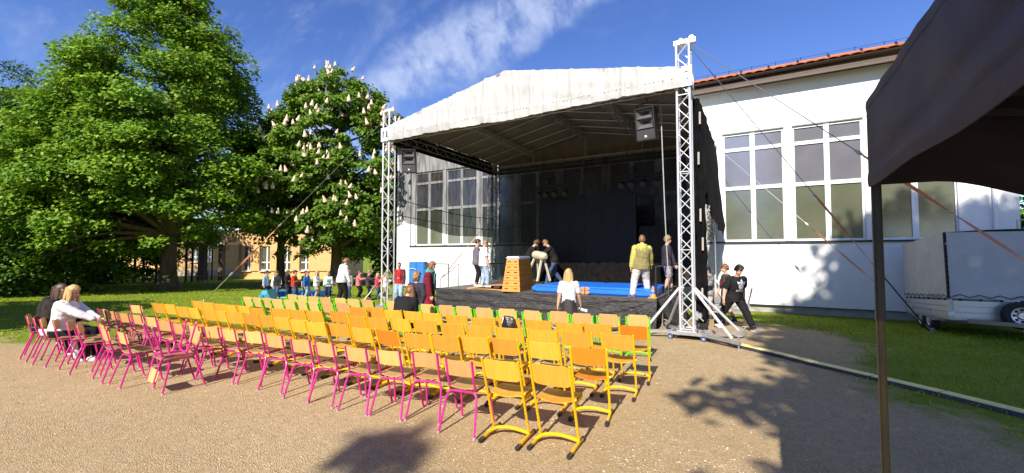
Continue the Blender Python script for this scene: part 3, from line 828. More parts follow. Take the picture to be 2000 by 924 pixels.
def stair():
    t = thing('stage_stairs', 'small black stage stairs with sloping handrail on the left side', 'stairs', (-10.2, 13.2, 0))
    for k in range(3):
        m = MB(); m.bbox((-.25 - .28 * k + .55, .1, .2 * (3 - k) - .02), (.27, .8, .04), .006); m.build('step', mat('dark stage plywood', (.1, .09, .08)), t)
    m = MB(); m.beam((.7, -.3, .6), (-.35, -.3, .05), .04, .1); m.beam((.7, .5, .6), (-.35, .5, .05), .04, .1); m.build('stringer', BLACKM, t)
    m = MB(); m.tube([(-.35, -.33, .02), (-.35, -.33, .9), (.55, -.33, 1.5), (.55, -.33, .55)], .02, 8); m.build('handrail', BLACKM, t)
stair()

# ------------------------------------------------------------------ things hung in or standing on the stage
def screen():
    t = thing('led_screen', 'big black video wall standing at the back of the stage', 'screen', (-5.55, 15.45, DZ))
    blk = mat('matte black led face', (.006, .006, .007), .55, var=.2, spec=.3)
    pm = MB(); pm.bbox((0, 0, 0), (.648, .08, .563), .004); me = pm.mesh('screen_panel', blk)
    for i in range(6):
        for j in range(5): link('screen_panel', me, t, (-1.63 + .65 * i, 0, .82 + .565 * j))
    m = MB()
    for x in (-1.9, -.6, .7, 1.9): m.beam((x, .12, 0), (x, .12, 3.1), .06, .06)
    m.build('stand', BLACKM, t, smooth=False)
    t2 = thing('backdrop_cloth', 'black cloth hung below and beside the video wall at the back of the stage', 'curtain', (0, 0, 0))
    P = [[(-7.6 + 5.6 * i / 110, 15.42 - .05 + .022 * sin(i * .9) + .02 * noise.noise((i * .4, j * .5, 0)), DZ + .8 - j * .2) for j in range(5)] for i in range(111)]
    m = MB(); m.sheet(P, .004); m.build('cloth_panel', CLOTH, t2, sharp=70)
    P = [[(-3.55 + 1.9 * i / 40, 15.62 + .04 * sin(i * .9), DZ + 2.1 - j * .5) for j in range(5)] for i in range(41)]
    m = MB(); m.sheet(P, .004); m.build('cloth_panel', mat('dark grey cloth', (.02, .02, .022), .95), t2, sharp=70)
screen()
def speaker(name_label, loc, rz, rx):
    t = thing('speaker', name_label, 'speaker', loc); t.rotation_euler = (rx, 0, rz)
    cab = mat('black textured cabinet', (.018, .018, .02), .6, var=.2, bump=.15, bscale=200); grill = mat('dark speaker grille', (.045, .045, .047), .5, var=.3, scale=120)
    w, h, d = .47, .78, .5
    m = MB()
    def ring(y, ww, hh): return [(-ww / 2, y, -hh / 2), (ww / 2, y, -hh / 2), (ww / 2, y, hh / 2), (-ww / 2, y, hh / 2)]
    m.loft([ring(d * .5, w * .66, h), ring(-d * .5 + .03, w, h), ring(-d * .5, w - .012, h - .012), ring(-d * .5, w - .05, h - .05), ring(-d * .5 + .15, w - .06, h - .06)]); m.build('cabinet', cab, t, smooth=False)
    f = -d * .5
    for zc, hh, ww in ((.235, .2, .38), (.02, .24, .40)):
        m = MB()
        a = [(x * ww / 2, f - .012, zc + z * hh / 2) for x, z in ((-1, -1), (1, -1), (1, 1), (-1, 1))]
        b = [(x * ww / 2 * .94, f + .012, zc + z * hh / 2 * .86) for x, z in ((-1, -1), (1, -1), (1, 1), (-1, 1))]
        c = [(x * .06, f + .14, zc + .03 + z * .02) for x, z in ((-1, -1), (1, -1), (1, 1), (-1, 1))]
        m.loft([a, b, c], caps=False); m.build('horn', mat('grey horn flare', (.10, .10, .105), .4), t, smooth=False)
    m = MB(); m.box((0, f + .01, -.245), (.42, .02, .23)); m.build('grille', grill, t, smooth=False)
    m = MB(); m.box((0, f - .004, -.29), (.05, .006, .045)); m.build('badge', WHITE, t, smooth=False)
    m = MB(); m.tube([(-w / 2 - .012, .02, .2), (-w / 2 - .03, .02, h / 2 + .12), (w / 2 + .03, .02, h / 2 + .12), (w / 2 + .012, .02, .2)], .014, 6)
    m.cyl((0, .02, h / 2 + .12), (0, .02, h / 2 + .32), .02, 6); m.build('yoke', BLACKM, t)
speaker('black two horn loudspeaker hung under the right end of the gable', (-2.13, 10.5, 5.06), radians(-8), radians(12))
speaker('black two horn loudspeaker hung under the left end of the gable', (-9.92, 10.5, 5.0), radians(30), radians(8))
def cable(label, pts, r, m_, cat='cable', n=24, name='cable'):
    P = polyline(arc_path(pts, .3), n); mb = MB(); mb.tube(P, r, 6); return tag(mb.build(name, m_), label, cat)
cable('pale cable hanging from the right loudspeaker down to the stage', [(-1.88, 10.75, 5.6), (-1.86, 10.75, 4.7), (-1.84, 10.9, 2.8), (-1.83, 11.2, 1.2), (-1.9, 11.6, .80)], .013, mat('pale grey cable', (.4, .4, .4), .6))
def light_bar(label, x0, x1, y, z):
    t = thing('lighting_truss', label, 'lighting truss', ((x0 + x1) / 2, y, z)); L = (x1 - x0) / 2
    DK = mat('black truss', (.03, .03, .03), .5, .3)
    m = MB(); lattice(m, (-L, 0, 0), (L, 0, 0), .07, .018, .2); m.build('chord', DK, t)
    m = MB(); lattice(m, (-L, 0, 0), (L, 0, 0), .07, .018, .2, .009, False); m.build('lattice', DK, t)
    for x in (-L * .5, L * .5): m = MB(); m.cyl((x, 0, .07), (x, .0, 5.72 - z), .012, 6); m.build('hanger', BLACKM, t)
    for x in (-L * .75, -L * .35, L * .1, L * .6):
        m = MB(); m.cyl((x, .0, -.2), (x, -.16, -.3), .09, 12, .11); m.tube([(x - .12, 0, -.2), (x - .12, 0, -.07), (x + .12, 0, -.07), (x + .12, 0, -.2)], .01, 5); m.build('spotlight', BLACKM, t)
    m = MB(); m.cyl((L * -.3, 0, .07), (L * -.3, 0, .2), .05, 8); m.sphere((L * -.3, 0, .27), (.09, .09, .12), 10, 7); m.build('moving_head', BLACKM, t)
light_bar('black lighting truss with lamps left above the video wall', -7.45, -5.8, 14.9, 4.45)
light_bar('black lighting truss with lamps right above the video wall', -4.2, -2.4, 14.9, 4.58)

BLUE = mat('blue mat vinyl', (.015, .16, .70), .45, var=.12, scale=3, bump=.12, bscale=14)
ORANGE = mat('orange vinyl', (.80, .27, .04), .5, var=.1)
def crash_mat(label, x0, x1, y0, y1, z, h, ends, pat=(1, 1)):
    t = thing('crash_mat', label, 'gym mat', ((x0 + x1) / 2, (y0 + y1) / 2, z), 0, 'blue crash mats on the stage'); a, b = (x1 - x0) / 2, (y1 - y0) / 2
    rings = []
    for i, x in enumerate((-a, -a + .02, -a + .16, a - .16, a - .02, a)):
        k = {0: .55, 1: .62, 2: 1, 3: 1, 4: .9 if not ends[1] else .62, 5: .85 if not ends[1] else .55}[i] if ends[0] else {0: .85, 1: .9, 2: 1, 3: 1, 4: .62 if ends[1] else .9, 5: .55 if ends[1] else .85}[i]
        hh = h * k; zc = h / 2; r = .05
        pr = [(-b + r, -hh / 2), (b - r, -hh / 2), (b, -hh / 2 + r), (b, hh / 2 - r), (b - r, hh / 2), (-b + r, hh / 2), (-b, hh / 2 - r), (-b, -hh / 2 + r)]
        rings.append([(x, p, zc + q) for p, q in pr])
    m = MB(); m.loft(rings); m.build('cover', BLUE, t, sharp=25)
    for x, sgn in ((-a, 1), (a, -1)):
        if not pat[0 if sgn == 1 else 1]: continue
        for zz in (.06, h - .05):
            m = MB(); r = .085; n = 12
            P = [(x, -b - .004, zz)] + [(x + sgn * r * sin(pi * k / n) * 1.3, -b - .006, zz - r * .55 * cos(pi * k / n)) for k in range(n + 1)]
            m.add(P + [(p[0], p[1] - .006, p[2]) for p in P], [tuple(range(1, n + 2)), tuple(range(n + 3, 2 * n + 4))[::-1]]); m.build('corner_patch', ORANGE, t, smooth=False)
    m = MB(); m.box((0, -b - .004, h * .80), (2 * a - .3, .006, .012)); m.build('seam', mat('dark blue seam', (.006, .05, .3), .6), t, smooth=False)
crash_mat('thick blue crash mat beside the vaulting box on the stage', -5.55, -3.95, 10.9, 12.9, DZ, .215, (1, 0), (0, 1))
crash_mat('thick blue crash mat by the two boys on the right of the stage', -3.94, -2.2, 10.95, 12.95, DZ, .215, (0, 0), (1, 0))
def vault_box():
    t = thing('vaulting_box', 'wooden gym vaulting box with six stacked sections and white padded top', 'vaulting box', (-6.22, 11.35, DZ), radians(9))
    wood = mat('orange varnished plywood', (.66, .24, .02), .4, var=.16, scale=5, stretch=(1, 1, 9), coat=.3)
    H, n = .94, 6; LB, LT = .70, .55; WB, WT = .285, .185
    dk = mat('dark hand hole', (.01, .006, .004), .8)
    for k in range(n):
        z0, z1 = H * k / n + .002, H * (k + 1) / n - .003
        f = lambda z: (LB + (LT - LB) * z / H, WB + (WT - WB) * z / H)
        m = MB(); rings = []
        for z in (z0, z0 + .006, z1 - .006, z1):
            l, w = f(z); e = .004 if z in (z0, z1) else 0
            rings.append([(-w + e, -l + e, z), (w - e, -l + e, z), (w - e, l - e, z), (-w + e, l - e, z)])
        m.loft(rings); s = m.build('box_section', wood, t, smooth=False)
        zc = (z0 + z1) / 2 + .01
        for sd in (-1, 1):
            l, w = f(zc); hx = w * .52
            for x in (-hx, hx):
                m = MB(); m.box((x, sd * (l + .0015), zc), (.085, .006, .028)); m.cyl((x - .0425, sd * (l - .001), zc), (x - .0425, sd * (l + .0045), zc), .014, 10); m.cyl((x + .0425, sd * (l - .001), zc), (x + .0425, sd * (l + .0045), zc), .014, 10); m.build('hand_hole', dk, s, smooth=False)
    m = MB(); m.bbox((0, 0, H + .045), (WT * 2 + .05, LT * 2 + .03, .09), .03); m.build('padded_top', mat('grey white leather', (.62, .61, .6), .5, var=.1), t)
vault_box()
def springboard():
    t = thing('springboard', 'bent wooden springboard lying on the stage left of the vaulting box', 'springboard', (-7.1, 11.05, DZ), radians(4))
    w = mat('pale springboard wood', (.6, .36, .13), .45, var=.15, stretch=(8, 1, 1))
    P = [[(-.62 + 1.24 * i / 16, y, .03 + .13 * smooth(0, 1, i / 16) + .02 * sin(i / 16 * pi)) for y in (-.3, .3)] for i in range(17)]
    m = MB(); m.sheet(P, .02); m.build('top_board', w, t)
    P = [[(-.62 + 1.24 * i / 16, y, .004 + .02 * sin(i / 16 * pi)) for y in (-.29, .29)] for i in range(17)]
    m = MB(); m.sheet(P, .016); m.build('base_board', w, t)
    P = [[(.0 + .55 * i / 8, y, .055 + .13 * smooth(0, 1, (8 + i) / 16) + .02 * sin((8 + i) / 16 * pi)) for y in (-.29, .29)] for i in range(9)]
    m = MB(); m.sheet(P, .012); m.build('carpet', mat('red board carpet', (.32, .06, .04), .95), t)
    for x in (.1, .4):
        m = MB(); m.cyl((x, 0, .02), (x, 0, .12), .045, 10); m.build('spring', BLACKM, t)
springboard()
def buck():
    t = thing('vaulting_buck', 'pale leather vaulting buck on splayed cream legs carried by two men', 'vaulting buck', (-6.75, 13.75, DZ + .16), radians(-35)); t.rotation_euler = (0, radians(7), radians(-25))
    lea = mat('worn pale leather', (.46, .40, .28), .6, var=.2, scale=7, bump=.1)
    m = MB(); rings = []
    for i in range(13):
        u = i / 12; x = -.36 + .72 * u; r = .17 * (1 - abs(2 * u - 1) ** 6) ** .5 if 0 < u < 1 else .07
        rings.append([(x, r * cos(2 * pi * j / 16), .88 + r * .95 * sin(2 * pi * j / 16)) for j in range(16)])
    m.loft(rings); m.build('body', lea, t)
    leg = mat('cream painted leg', (.62, .56, .42), .5, var=.1)
    for x in (-1, 1):
        for y in (-1, 1):
            m = MB(); m.beam((x * .2, y * .07, .76), (x * .34, y * .30, .0), .065, .05, (1, 0, 0)); m.build('leg', leg, t, smooth=False)
            m = MB(); m.cyl((x * .34, y * .3, -.03), (x * .34, y * .3, .03), .035, 8); m.build('foot', BLACKR, t)
buck()
def cone():
    t = thing('marker_cone', 'orange and blue striped marker cone at the stage edge by the boy in sweatpants', 'cone', (-2.16, 10.93, DZ))
    m = MB(); m.bbox((0, 0, .012), (.21, .21, .024), .006); m.build('base', ORANGE, t)
    zs = [.024, .1, .17, .3]; rs = [.075, .058, .043, .018]
    for k, nm in enumerate(('cone_body', 'blue_band', 'cone_body')):
        m = MB(); m.cyl((0, 0, zs[k]), (0, 0, zs[k + 1]), rs[k], 16, rs[k + 1]); m.build(nm, BLUE if k == 1 else ORANGE, t)
cone()
def folded_mat():
    t = thing('standing_mat', 'tall blue gym mat standing on end against the corner of the white hall', 'gym mat', (-12.55, 13.9, 0), radians(18))
    for k, (dx, dy) in enumerate(((-.28, 0), (.12, .05))):
        m = MB(); m.bbox((dx, dy, .77), (.36, .16 + .25 * k, 1.54), .03); m.build('mat_half', mat('blue standing mat', (.02, .16, .5), .5, var=.1), t)
    m = MB(); m.tube([(-.47, -.1, 1.2), (-.28, -.14, 1.25), (-.1, -.1, 1.2)], .012, 5); m.build('carry_strap', WHITE, t)
folded_mat()
def lawn_mat():
    t = thing('landing_mat', 'flat bright blue mat lying on the lawn behind the children', 'gym mat', (-17.6, 11.6, 0), PSI)
    m = MB(); m.bbox((0, 0, .13), (2.6, 1.3, .17), .03); m.build('mat_cover', mat('bright blue mat', (.01, .2, .62), .5), t)
    m = MB(); m.bbox((.2, -.3, .025), (2.3, 1.2, .05), .01); m.build('mat_base', mat('turquoise foam', (.08, .5, .48), .6), t)
    for k, (x, rz, ry) in enumerate(((-15.9, .3, .62), (-15.55, .5, -.35))):
        q = thing('foam_block', ('teal foam wedge leaning left behind the green chairs', 'teal foam slab standing right of the leaning wedge')[k], 'foam block', (x, 9.2, 0), rz, 'teal foam blocks on the lawn')
        m = MB(); R = Matrix.Rotation(ry, 3, 'Y'); m.bbox((0, 0, .27), (.16, .5, .56), .015, R); m.build('foam', mat('teal foam', (.06, .38, .46), .6, var=.1), q)
        m = MB(); m.bbox(R @ Vector((0, -.256, 0)) + Vector((0, 0, .27)), (.1, .01, .3), .003, R); m.build('side_panel', mat('dark teal panel', (.03, .2, .3), .6), q)
lawn_mat()

# ------------------------------------------------------------------ guy wires and orange straps
WIRE = mat('steel wire rope', (.22, .22, .23), .5, .6); STRAP = mat('faded orange strap', (.60, .235, .12), .8, var=.2, scale=20)
PALES = mat('pale webbing strap', (.55, .50, .42), .8, var=.2, scale=20)
def guy(label, a, b, t0, t1, w=.05, tail=STRAP, endr=True):
    """wire from a to t0, strap t0..t1, chain and stake at b"""
    a = Vector(a); b = Vector(b); t = thing('guy_line', label, 'guy line', b); P = lambda k: a.lerp(b, k) - b
    m = MB(); m.cyl(P(0), P(t0), .009, 6); m.build('wire', WIRE, t)
    m = MB(); m.tube([P(t0 - .012), P(t0), P(t0 + .008)], [.012, .04, .015], 8); m.build('shackle', STEEL, t)
    d = (b - a).normalized(); sd = d.cross(Vector((0, 0, 1))).normalized(); m = MB()
    Q = []
    for i in range(15):
        k = t0 + (t1 - t0) * i / 14; tw = 1.2 * sin(i * .5); up = d.cross(sd) * -1
        ax = sd * cos(tw) + up * sin(tw); Q.append([P(k) - ax * w / 2, P(k) + ax * w / 2])
    m.sheet(Q, .004); m.build('strap', STRAP, t)
    m = MB(); R = d.to_track_quat('Y', 'Z').to_matrix(); m.bbox(P(t1), (.07, .2, .06), .01, R); m.cyl(P(t1) + sd * .04, P(t1) + sd * .04 + d * .12 + Vector((0, 0, .06)), .012, 6); m.build('ratchet', STEEL, t)
    if tail is not None:
        Q = [[P(t1 + (1 - t1) * i / 6) - sd * w * .4, P(t1 + (1 - t1) * i / 6) + sd * w * .4] for i in range(7)]
        m = MB(); m.sheet(Q, .004); m.build('tail_strap', tail, t)
    m = MB(); m.cyl((0, 0, -.3), (-d.x * .05, -d.y * .05, .1), .018, 8); m.tube([(.05, 0, .0), (0, .0, .1), (-.05, 0, .0)], .014, 6); m.build('ground_stake', STEEL, t)
guy('long guy line with orange strap from the left front tower down to the lawn', (XL - .1, YA - .05, 6.5), (-18.6, 8.35, 0), .55, .83, .06, PALES)
guy('guy line with orange strap from the right front tower to the stake by the trailer', (XR + .15, YA, 6.6), (3.85, 14.3, -.08), .50, .78, .05, BLACKR)
guy('guy line with orange strap passing behind the tent pole towards the right', (XR + .2, YA, 6.65), (5.9, 10.6, 0), .42, .80, .06, PALES)
guy('thin guy line with faded strap from the rear right tower to the trailer stake', (XR + .1, YB, 5.9), (3.95, 14.5, -.08), .52, .80, .045, PALES)
guy('short pale strap from the left front tower to the ground behind the chairs', (XL + .15, YA - .15, 1.3), (-10.5, 8.6, 0), .1, .4, .06, PALES)
guy('guy line with pale orange strap crossing the white wall left of the stage', (XL, YB, 3.6), (-13.8, 15.9, -.12), .15, .75, .05, None)
# ------------------------------------------------------------------ school chairs
def wood_mat(name, c, c2, k=14):
    return mat(name, c, .38, var=.2, scale=2.2, stretch=(k, 1.2, 1.2), col2=c2, coat=.2, detail=8, objvar=.2)
W_YEL = wood_mat('honey plywood', (.66, .315, .03), (.79, .42, .055))
W_ORA = wood_mat('darker orange plywood', (.60, .21, .012), (.70, .28, .02))
W_PNK = wood_mat('pale beech plywood', (.62, .33, .10), (.73, .43, .16))
W_SEAT = wood_mat('worn shade brown seat plywood', (.36, .22, .09), (.46, .29, .12))  # the brown holds wear plus the shade falling on the seats
W_GRN = wood_mat('light beech plywood', (.66, .38, .13), (.75, .46, .18))
YELP = mat('yellow powder coat', (.78, .43, .004), .38, var=.06, objvar=.1)
PINK = mat('magenta powder coat', (.55, .02, .21), .34, var=.06, objvar=.14)
GREEN = mat('bright green powder coat', (.13, .66, .015), .38, var=.06, objvar=.12)
def ply_back(w, z0, z1, y0, y1, bulge, rr, th=.009, n=12, nz=6, thumb=0.0):
    """curved plywood back with rounded corners; bulges away from the sitter"""
    m = MB(); P = []
    for i in range(n + 1):
        u = 2 * i / n - 1; row = []
        a = max(0, abs(u) - (1 - rr / (w / 2))) * (w / 2); cut = rr - sqrt(max(0, rr * rr - a * a))
        for j in range(nz + 1):
            v = j / nz; z = (z0 + cut) + (z1 - z0 - 2 * cut) * v
            y = y0 + (y1 - y0) * (z - z0) / (z1 - z0) - bulge * (1 - u * u)
            row.append((u * w / 2, y, z))
        P.append(row)
    m.sheet(P, th); return m
def ply_seat(w, y0, y1, z, dip, rr, th=.010, n=10, my=9):
    m = MB(); P = []
    for j in range(my + 1):
        v = j / my; row = []
        a = max(0, abs(2 * v - 1) - (1 - 2 * rr / (y1 - y0))) * (y1 - y0) / 2; cut = rr - sqrt(max(0, rr * rr - a * a))
        for i in range(n + 1):
            u = 2 * i / n - 1; x = u * (w / 2 - cut); zz = z - dip * (1 - u * u) * (1 - v) * 1.2 + .012 * v - .03 * max(0, v - .82) / .18 + .01 * (1 - v) ** 3
            row.append((x, y0 + (y1 - y0) * v, zz))
        P.append(row)
    m.sheet(P, -th); return m
def yellow_chair(frame, wood, top=.84, bw=.385, green=False):
    r = bpy.data.objects.new('school_chair', None); COL.objects.link(r)
    ub, ut = Vector((0, .30, .06)), Vector((0, .03, top))
    upy = lambda z: .30 - .27 * (z - .06) / (top - .06)
    m = MB(); X = .203
    for s in (-1, 1):
        if green: m.beam((s * X, .30, .05), (s * X, .03, top - .02), .022, .05, (0, 1, 0))
        else:
            m.tube([(s * X, .305, .045), (s * X, upy(.2), .2), (s * X, .03, top)], .0165, 8, flat=.8)
            for k in range(5): m.cyl((s * X, upy(.16 + .04 * k) - .02, .16 + .04 * k), (s * X, upy(.16 + .04 * k) - .012, .16 + .04 * k), .008, 5)
        m.beam((s * (X - .012), upy(.43), .425), (s * (X - .03), .50, .438), .02, .035)
        m.cyl((s * (X + .016), upy(.5), .5), (s * (X + .03), upy(.5), .5), .014, 6)
    m.tube(arc_path([(-X, .16, .05), (-X + .06, .26, .075), (0, .285, .088), (X - .06, .285, .075), (X, .30, .055)], .05, 3), .019, 8)
    m.cyl((-X + .02, .40, .428), (X - .02, .40, .428), .013, 6)
    m.build('frame', frame, r)
    b = ply_back(bw, top - .215, top - .003 if not green else top + .025, upy(top - .215) + .012, upy(top) + .012, .034, .02 if not green else .045); b.build('backrest', wood, r)
    if green:
        for s in (-1, 1):
            q = MB(); q.bbox((s * (X - .006), upy(top - .1) + .004, top - .105), (.034, .05, .13), .01); q.build('side_clip', frame, r)
    ply_seat(.375, .145, .525, .457, .022, .04).build('seat', wood, r)
    for s in (-1, 1):
        q = MB(); q.tube([(s * X, .0, .024), (s * X, .2, .034), (s * X, .30, .04), (s * X, .445, .026)], .019, 8, flat=.8); sk = q.build('skid', frame, r)
        for y0, y1, z0, z1 in ((-.012, .085, .023, .029), (.395, .46, .030, .024)):
            q = MB(); q.bbox((s * X, (y0 + y1) / 2, (z0 + z1) / 2 - .003), (.042, y1 - y0, .044), .01); q.build('foot_cap', BLACKR, sk)
    return r
def pink_chair(wood):
    r = bpy.data.objects.new('school_chair', None); COL.objects.link(r)
    m = MB(); X = .155
    for s in (-1, 1):
        m.tube(arc_path([(s * X, -.015, .77), (s * X, .045, .52), (s * X, .075, .435), (s * X, .2, .436), (s * (X + .0), .41, .442)], .06, 4), .0125, 8)
    m.cyl((-X, .2, .432), (X, .2, .432), .009, 6); m.build('frame', PINK, r)
    for y0, y1, sp in ((-.06, .07, .215), (.43, .345, .205)):
        for s in (-1, 1):
            q = MB(); q.tube(arc_path([(s * sp, y0, .0), (s * (X + .02), y1, .42), (s * .0, y1 + (.004 if s > 0 else 0), .421)], .07, 5), .0125, 8); l = q.build('leg', PINK, r)
            q = MB(); q.cyl((s * sp, y0, -.001), (s * sp, y0, .02), .0145, 8); q.build('foot_cap', mat('pale foot cap', (.55, .3, .4), .5), l)
    ply_back(.375, .595, .765, .045, .005, .022, .035).build('backrest', wood, r)
    ply_seat(.37, .05, .435, .458, .014, .05).build('seat', W_SEAT, r)
    return r
YEL1 = [(-1.7, 3.7), (-2.2, 3.61)]
PNK1 = [(-2.71, 3.62), (-3.26, 3.71), (-3.7, 3.58), (-4.16, 3.5), (-4.72, 3.48), (-5.16, 3.45), (-5.77, 3.46), (-6.3, 3.47), (-6.79, 3.38), (-7.26, 3.37), (-7.92, 2.51), (-8.46, 2.48), (-9.02, 2.62), (-9.5, 2.48), (-10.02, 2.5), (-10.42, 2.44), (-10.82, 2.37), (-11.2, 2.36), (-11.6, 2.35)]
YEL2 = [(-1.62, 4.57), (-2.19, 4.59), (-2.72, 4.54), (-3.09, 4.43), (-3.48, 4.33), (-3.9, 4.27), (-4.4, 4.22), (-4.88, 4.18), (-5.5, 4.28), (-5.89, 4.17), (-6.34, 4.2), (-6.85, 4.22), (-7.31, 4.23), (-7.74, 4.2), (-8.16, 4.15), (-8.59, 4.14), (-9.0, 4.11), (-9.52, 4.08), (-9.95, 4.06), (-10.61, 4.12), (-11.05, 4.08)]
YEL3 = [(-1.55, 5.5), (-2.08, 5.41), (-2.54, 5.28), (-3.03, 5.23), (-3.51, 5.15), (-3.96, 5.1), (-4.55, 5.16), (-5.01, 5.08), (-5.43, 4.97), (-5.9, 4.96), (-6.6, 5.15), (-7.05, 4.97), (-7.47, 4.9), (-7.96, 4.87), (-8.43, 4.69), (-8.97, 4.75), (-9.41, 4.7), (-9.8, 4.68), (-10.28, 4.68), (-10.8, 4.72)]
YEL4 = [(-1.53, 6.28), (-2.05, 6.19), (-2.46, 6.07), (-2.98, 6.06), (-3.5, 6.0), (-3.89, 5.85), (-4.45, 5.86), (-4.99, 5.84), (-5.41, 5.83), (-5.9, 5.79), (-6.47, 5.9), (-6.81, 5.75)]
GRN2 = [(-7.9, 6.26), (-8.37, 6.22), (-8.83, 6.19), (-9.22, 6.16), (-9.57, 6.08), (-9.98, 6.04), (-10.42, 6.06), (-10.76, 6.0), (-11.16, 5.99)]
GRN1 = [(-1.79, 7.69), (-2.28, 7.52), (-2.73, 7.38), (-3.21, 7.42), (-3.7, 7.26), (-4.25, 7.25), (-4.74, 7.15), (-5.25, 7.15), (-5.68, 7.11), (-6.14, 7.05), (-6.61, 7.05), (-7.24, 7.1), (-8.01, 7.03), (-8.38, 6.95), (-8.85, 6.95), (-9.28, 6.84), (-9.76, 6.86), (-10.25, 6.88), (-10.73, 6.92)]
PNK2 = [(-11.55, 3.35), (-11.02, 3.31), (-11.75, 3.95), (-10.35, 3.31), (-9.86, 3.34), (-9.31, 3.35), (-8.61, 3.28), (-8.07, 3.26), (-7.6, 3.28)]
ORD = ['first', 'second', 'third', 'fourth', 'fifth', 'sixth', 'seventh', 'eighth', 'ninth', 'tenth', 'eleventh', 'twelfth', 'thirteenth', 'fourteenth', 'fifteenth',
       'sixteenth', 'seventeenth', 'eighteenth', 'nineteenth', 'twentieth', 'twenty-first', 'twenty-second']
random.seed(11)
def row(proto, pts, by, labels, group, yaw, jit=3.0, wood2=None):
    for k, (x, y) in enumerate(pts):
        o = copy_tree(proto)
        a = radians((yaw(k) if callable(yaw) else yaw) + random.gauss(0, jit))
        o.rotation_euler = (0, 0, a); o.location = (x + by * sin(a), y - by * cos(a), gz(x, y) + .001)
        tag(o, labels(k), 'chair', group)
        if wood2 and k in wood2:
            for c in o.children:
                if c.name.startswith('backrest') or c.name.startswith('seat'):
                    c.data = c.data.copy(); c.data.materials[0] = W_ORA
def kill(o):
    for c in list(o.children): kill(c)
    bpy.data.objects.remove(o)
def build_chairs():
    yel = yellow_chair(YELP, W_YEL); pnk = pink_chair(W_PNK); grn = yellow_chair(GREEN, W_GRN, .775, .36, True)
    yl = lambda rown: (lambda k: f'yellow framed school chair, {ORD[k]} from the right in the {rown} row from the camera' if k else f'yellow framed school chair at the right end of the {rown} row from the camera')
    gy = 'yellow framed chairs set out in rows'
    row(yel, YEL1, .03, lambda k: ('yellow framed school chair nearest the camera at the right end of the nearest row', 'yellow framed school chair between the magenta chairs and the nearest yellow one')[k], gy, 4, 1)
    row(yel, YEL2, .03, yl('second'), gy, 6, wood2={0, 6})
    row(yel, YEL3, .03, yl('third'), gy, 6)
    yl4 = yl('fourth')
    row(yel, YEL4, .03, lambda k: 'orange backed yellow framed chair with a white round sticker on its back' if k == 0 else ('yellow framed school chair with a dark bag hung on it in the fourth row' if k == 4 else ('yellow framed school chair on which the woman in the black hooded coat sits' if k == 9 else yl4(k))), gy, 6, wood2={0})
    gp = 'magenta framed chairs set out in rows'
    n = len(PNK1)
    row(pnk, PNK1, -.012, lambda k: f'magenta framed school chair, {ORD[k]} in line left of the yellow ones in the nearest row', gp, lambda k: 7 if k < 10 else (-4 if k < 13 else -24), 4)
    row(pnk, PNK2, -.012, lambda k: f'magenta framed school chair, {ORD[k]} from the left in the small row before the girls', gp, lambda k: 4 if k != 2 else 10, 4)
    gg = 'green framed chairs nearest the stage'
    row(grn, GRN1, .03, lambda k: f'green framed school chair, {ORD[k]} from the right in the row along the stage' if k else 'green framed school chair at the right end of the row along the stage', gg, 6)
    row(grn, GRN2, .03, lambda k: f'green framed school chair, {ORD[k]} from the right in the short row on the lawn side', gg, 6)
    # the turned pair: one chair faces left, the other lies upside down on its seat
    a = copy_tree(pnk); a.location = (-7.07, 3.10, 0); a.rotation_euler = (0, 0, radians(173)); tag(a, 'magenta framed chair turned sideways, carrying an upside down chair on its seat', 'chair', gp)
    b = copy_tree(pnk); b.rotation_euler = (radians(180), 0, radians(173)); tag(b, 'magenta framed chair lying upside down on the seat of the sideways chair', 'chair', gp)
    # seat board on seat board; its back hangs down beyond the front edge
    d = Vector((-sin(radians(173)), cos(radians(173)), 0)); b.location = Vector((-7.07, 3.10, .925)) + d * .50
    for p in (yel, pnk, grn): kill(p)
    # sticker and bag
    st = thing('sticker', 'small white round sticker on the orange chair back', 'sticker', (YEL4[0][0] + .0, YEL4[0][1] + .0, 0))
    m = MB(); m.cyl((0, .028, .735), (0, .018, .734), .024, 20); m.build('disc', WHITE, st)
    m = MB(); m.sphere((-.008, .014, .737), (.006, .004, .006), 6, 5); m.sphere((.008, .014, .737), (.006, .004, .006), 6, 5); m.build('mark', mat('grey print', (.25, .25, .25), .7), st)
    bx, by_ = YEL4[4]
    bg = thing('shoulder_bag', 'black and white bag hanging over the chair back in the fourth row', 'bag', (bx, by_, 0))
    m = MB(); P = []
    for i in range(9):
        u = i / 8; P.append([(-.05 + .20 * u, -.02 - .05 * sin(pi * u) * sin(pi * j / 8 * .9 + .1) + .02 * noise.noise((u * 4, j * .6, 0)), .84 - .30 * j / 8) for j in range(9)])
    m.sheet(P, -.05); m.build('pouch', mat('black shiny fabric', (.012, .012, .014), .35, var=.3, scale=30, bump=.4, bscale=30), bg)
    m = MB(); m.sheet([[(-.075 + .04 * i, -.035 - .01 * i, .845 - .26 * j / 4) for j in range(5)] for i in range(2)], -.012); m.build('white_flap', WHITE, bg)
    m = MB(); m.tube([(-.1, -.02, .8), (-.08, .05, .86), (.0, .06, .85), (.08, .04, .85), (.12, -.03, .8)], .012, 6); m.build('strap', BLACKR, bg)
build_chairs()

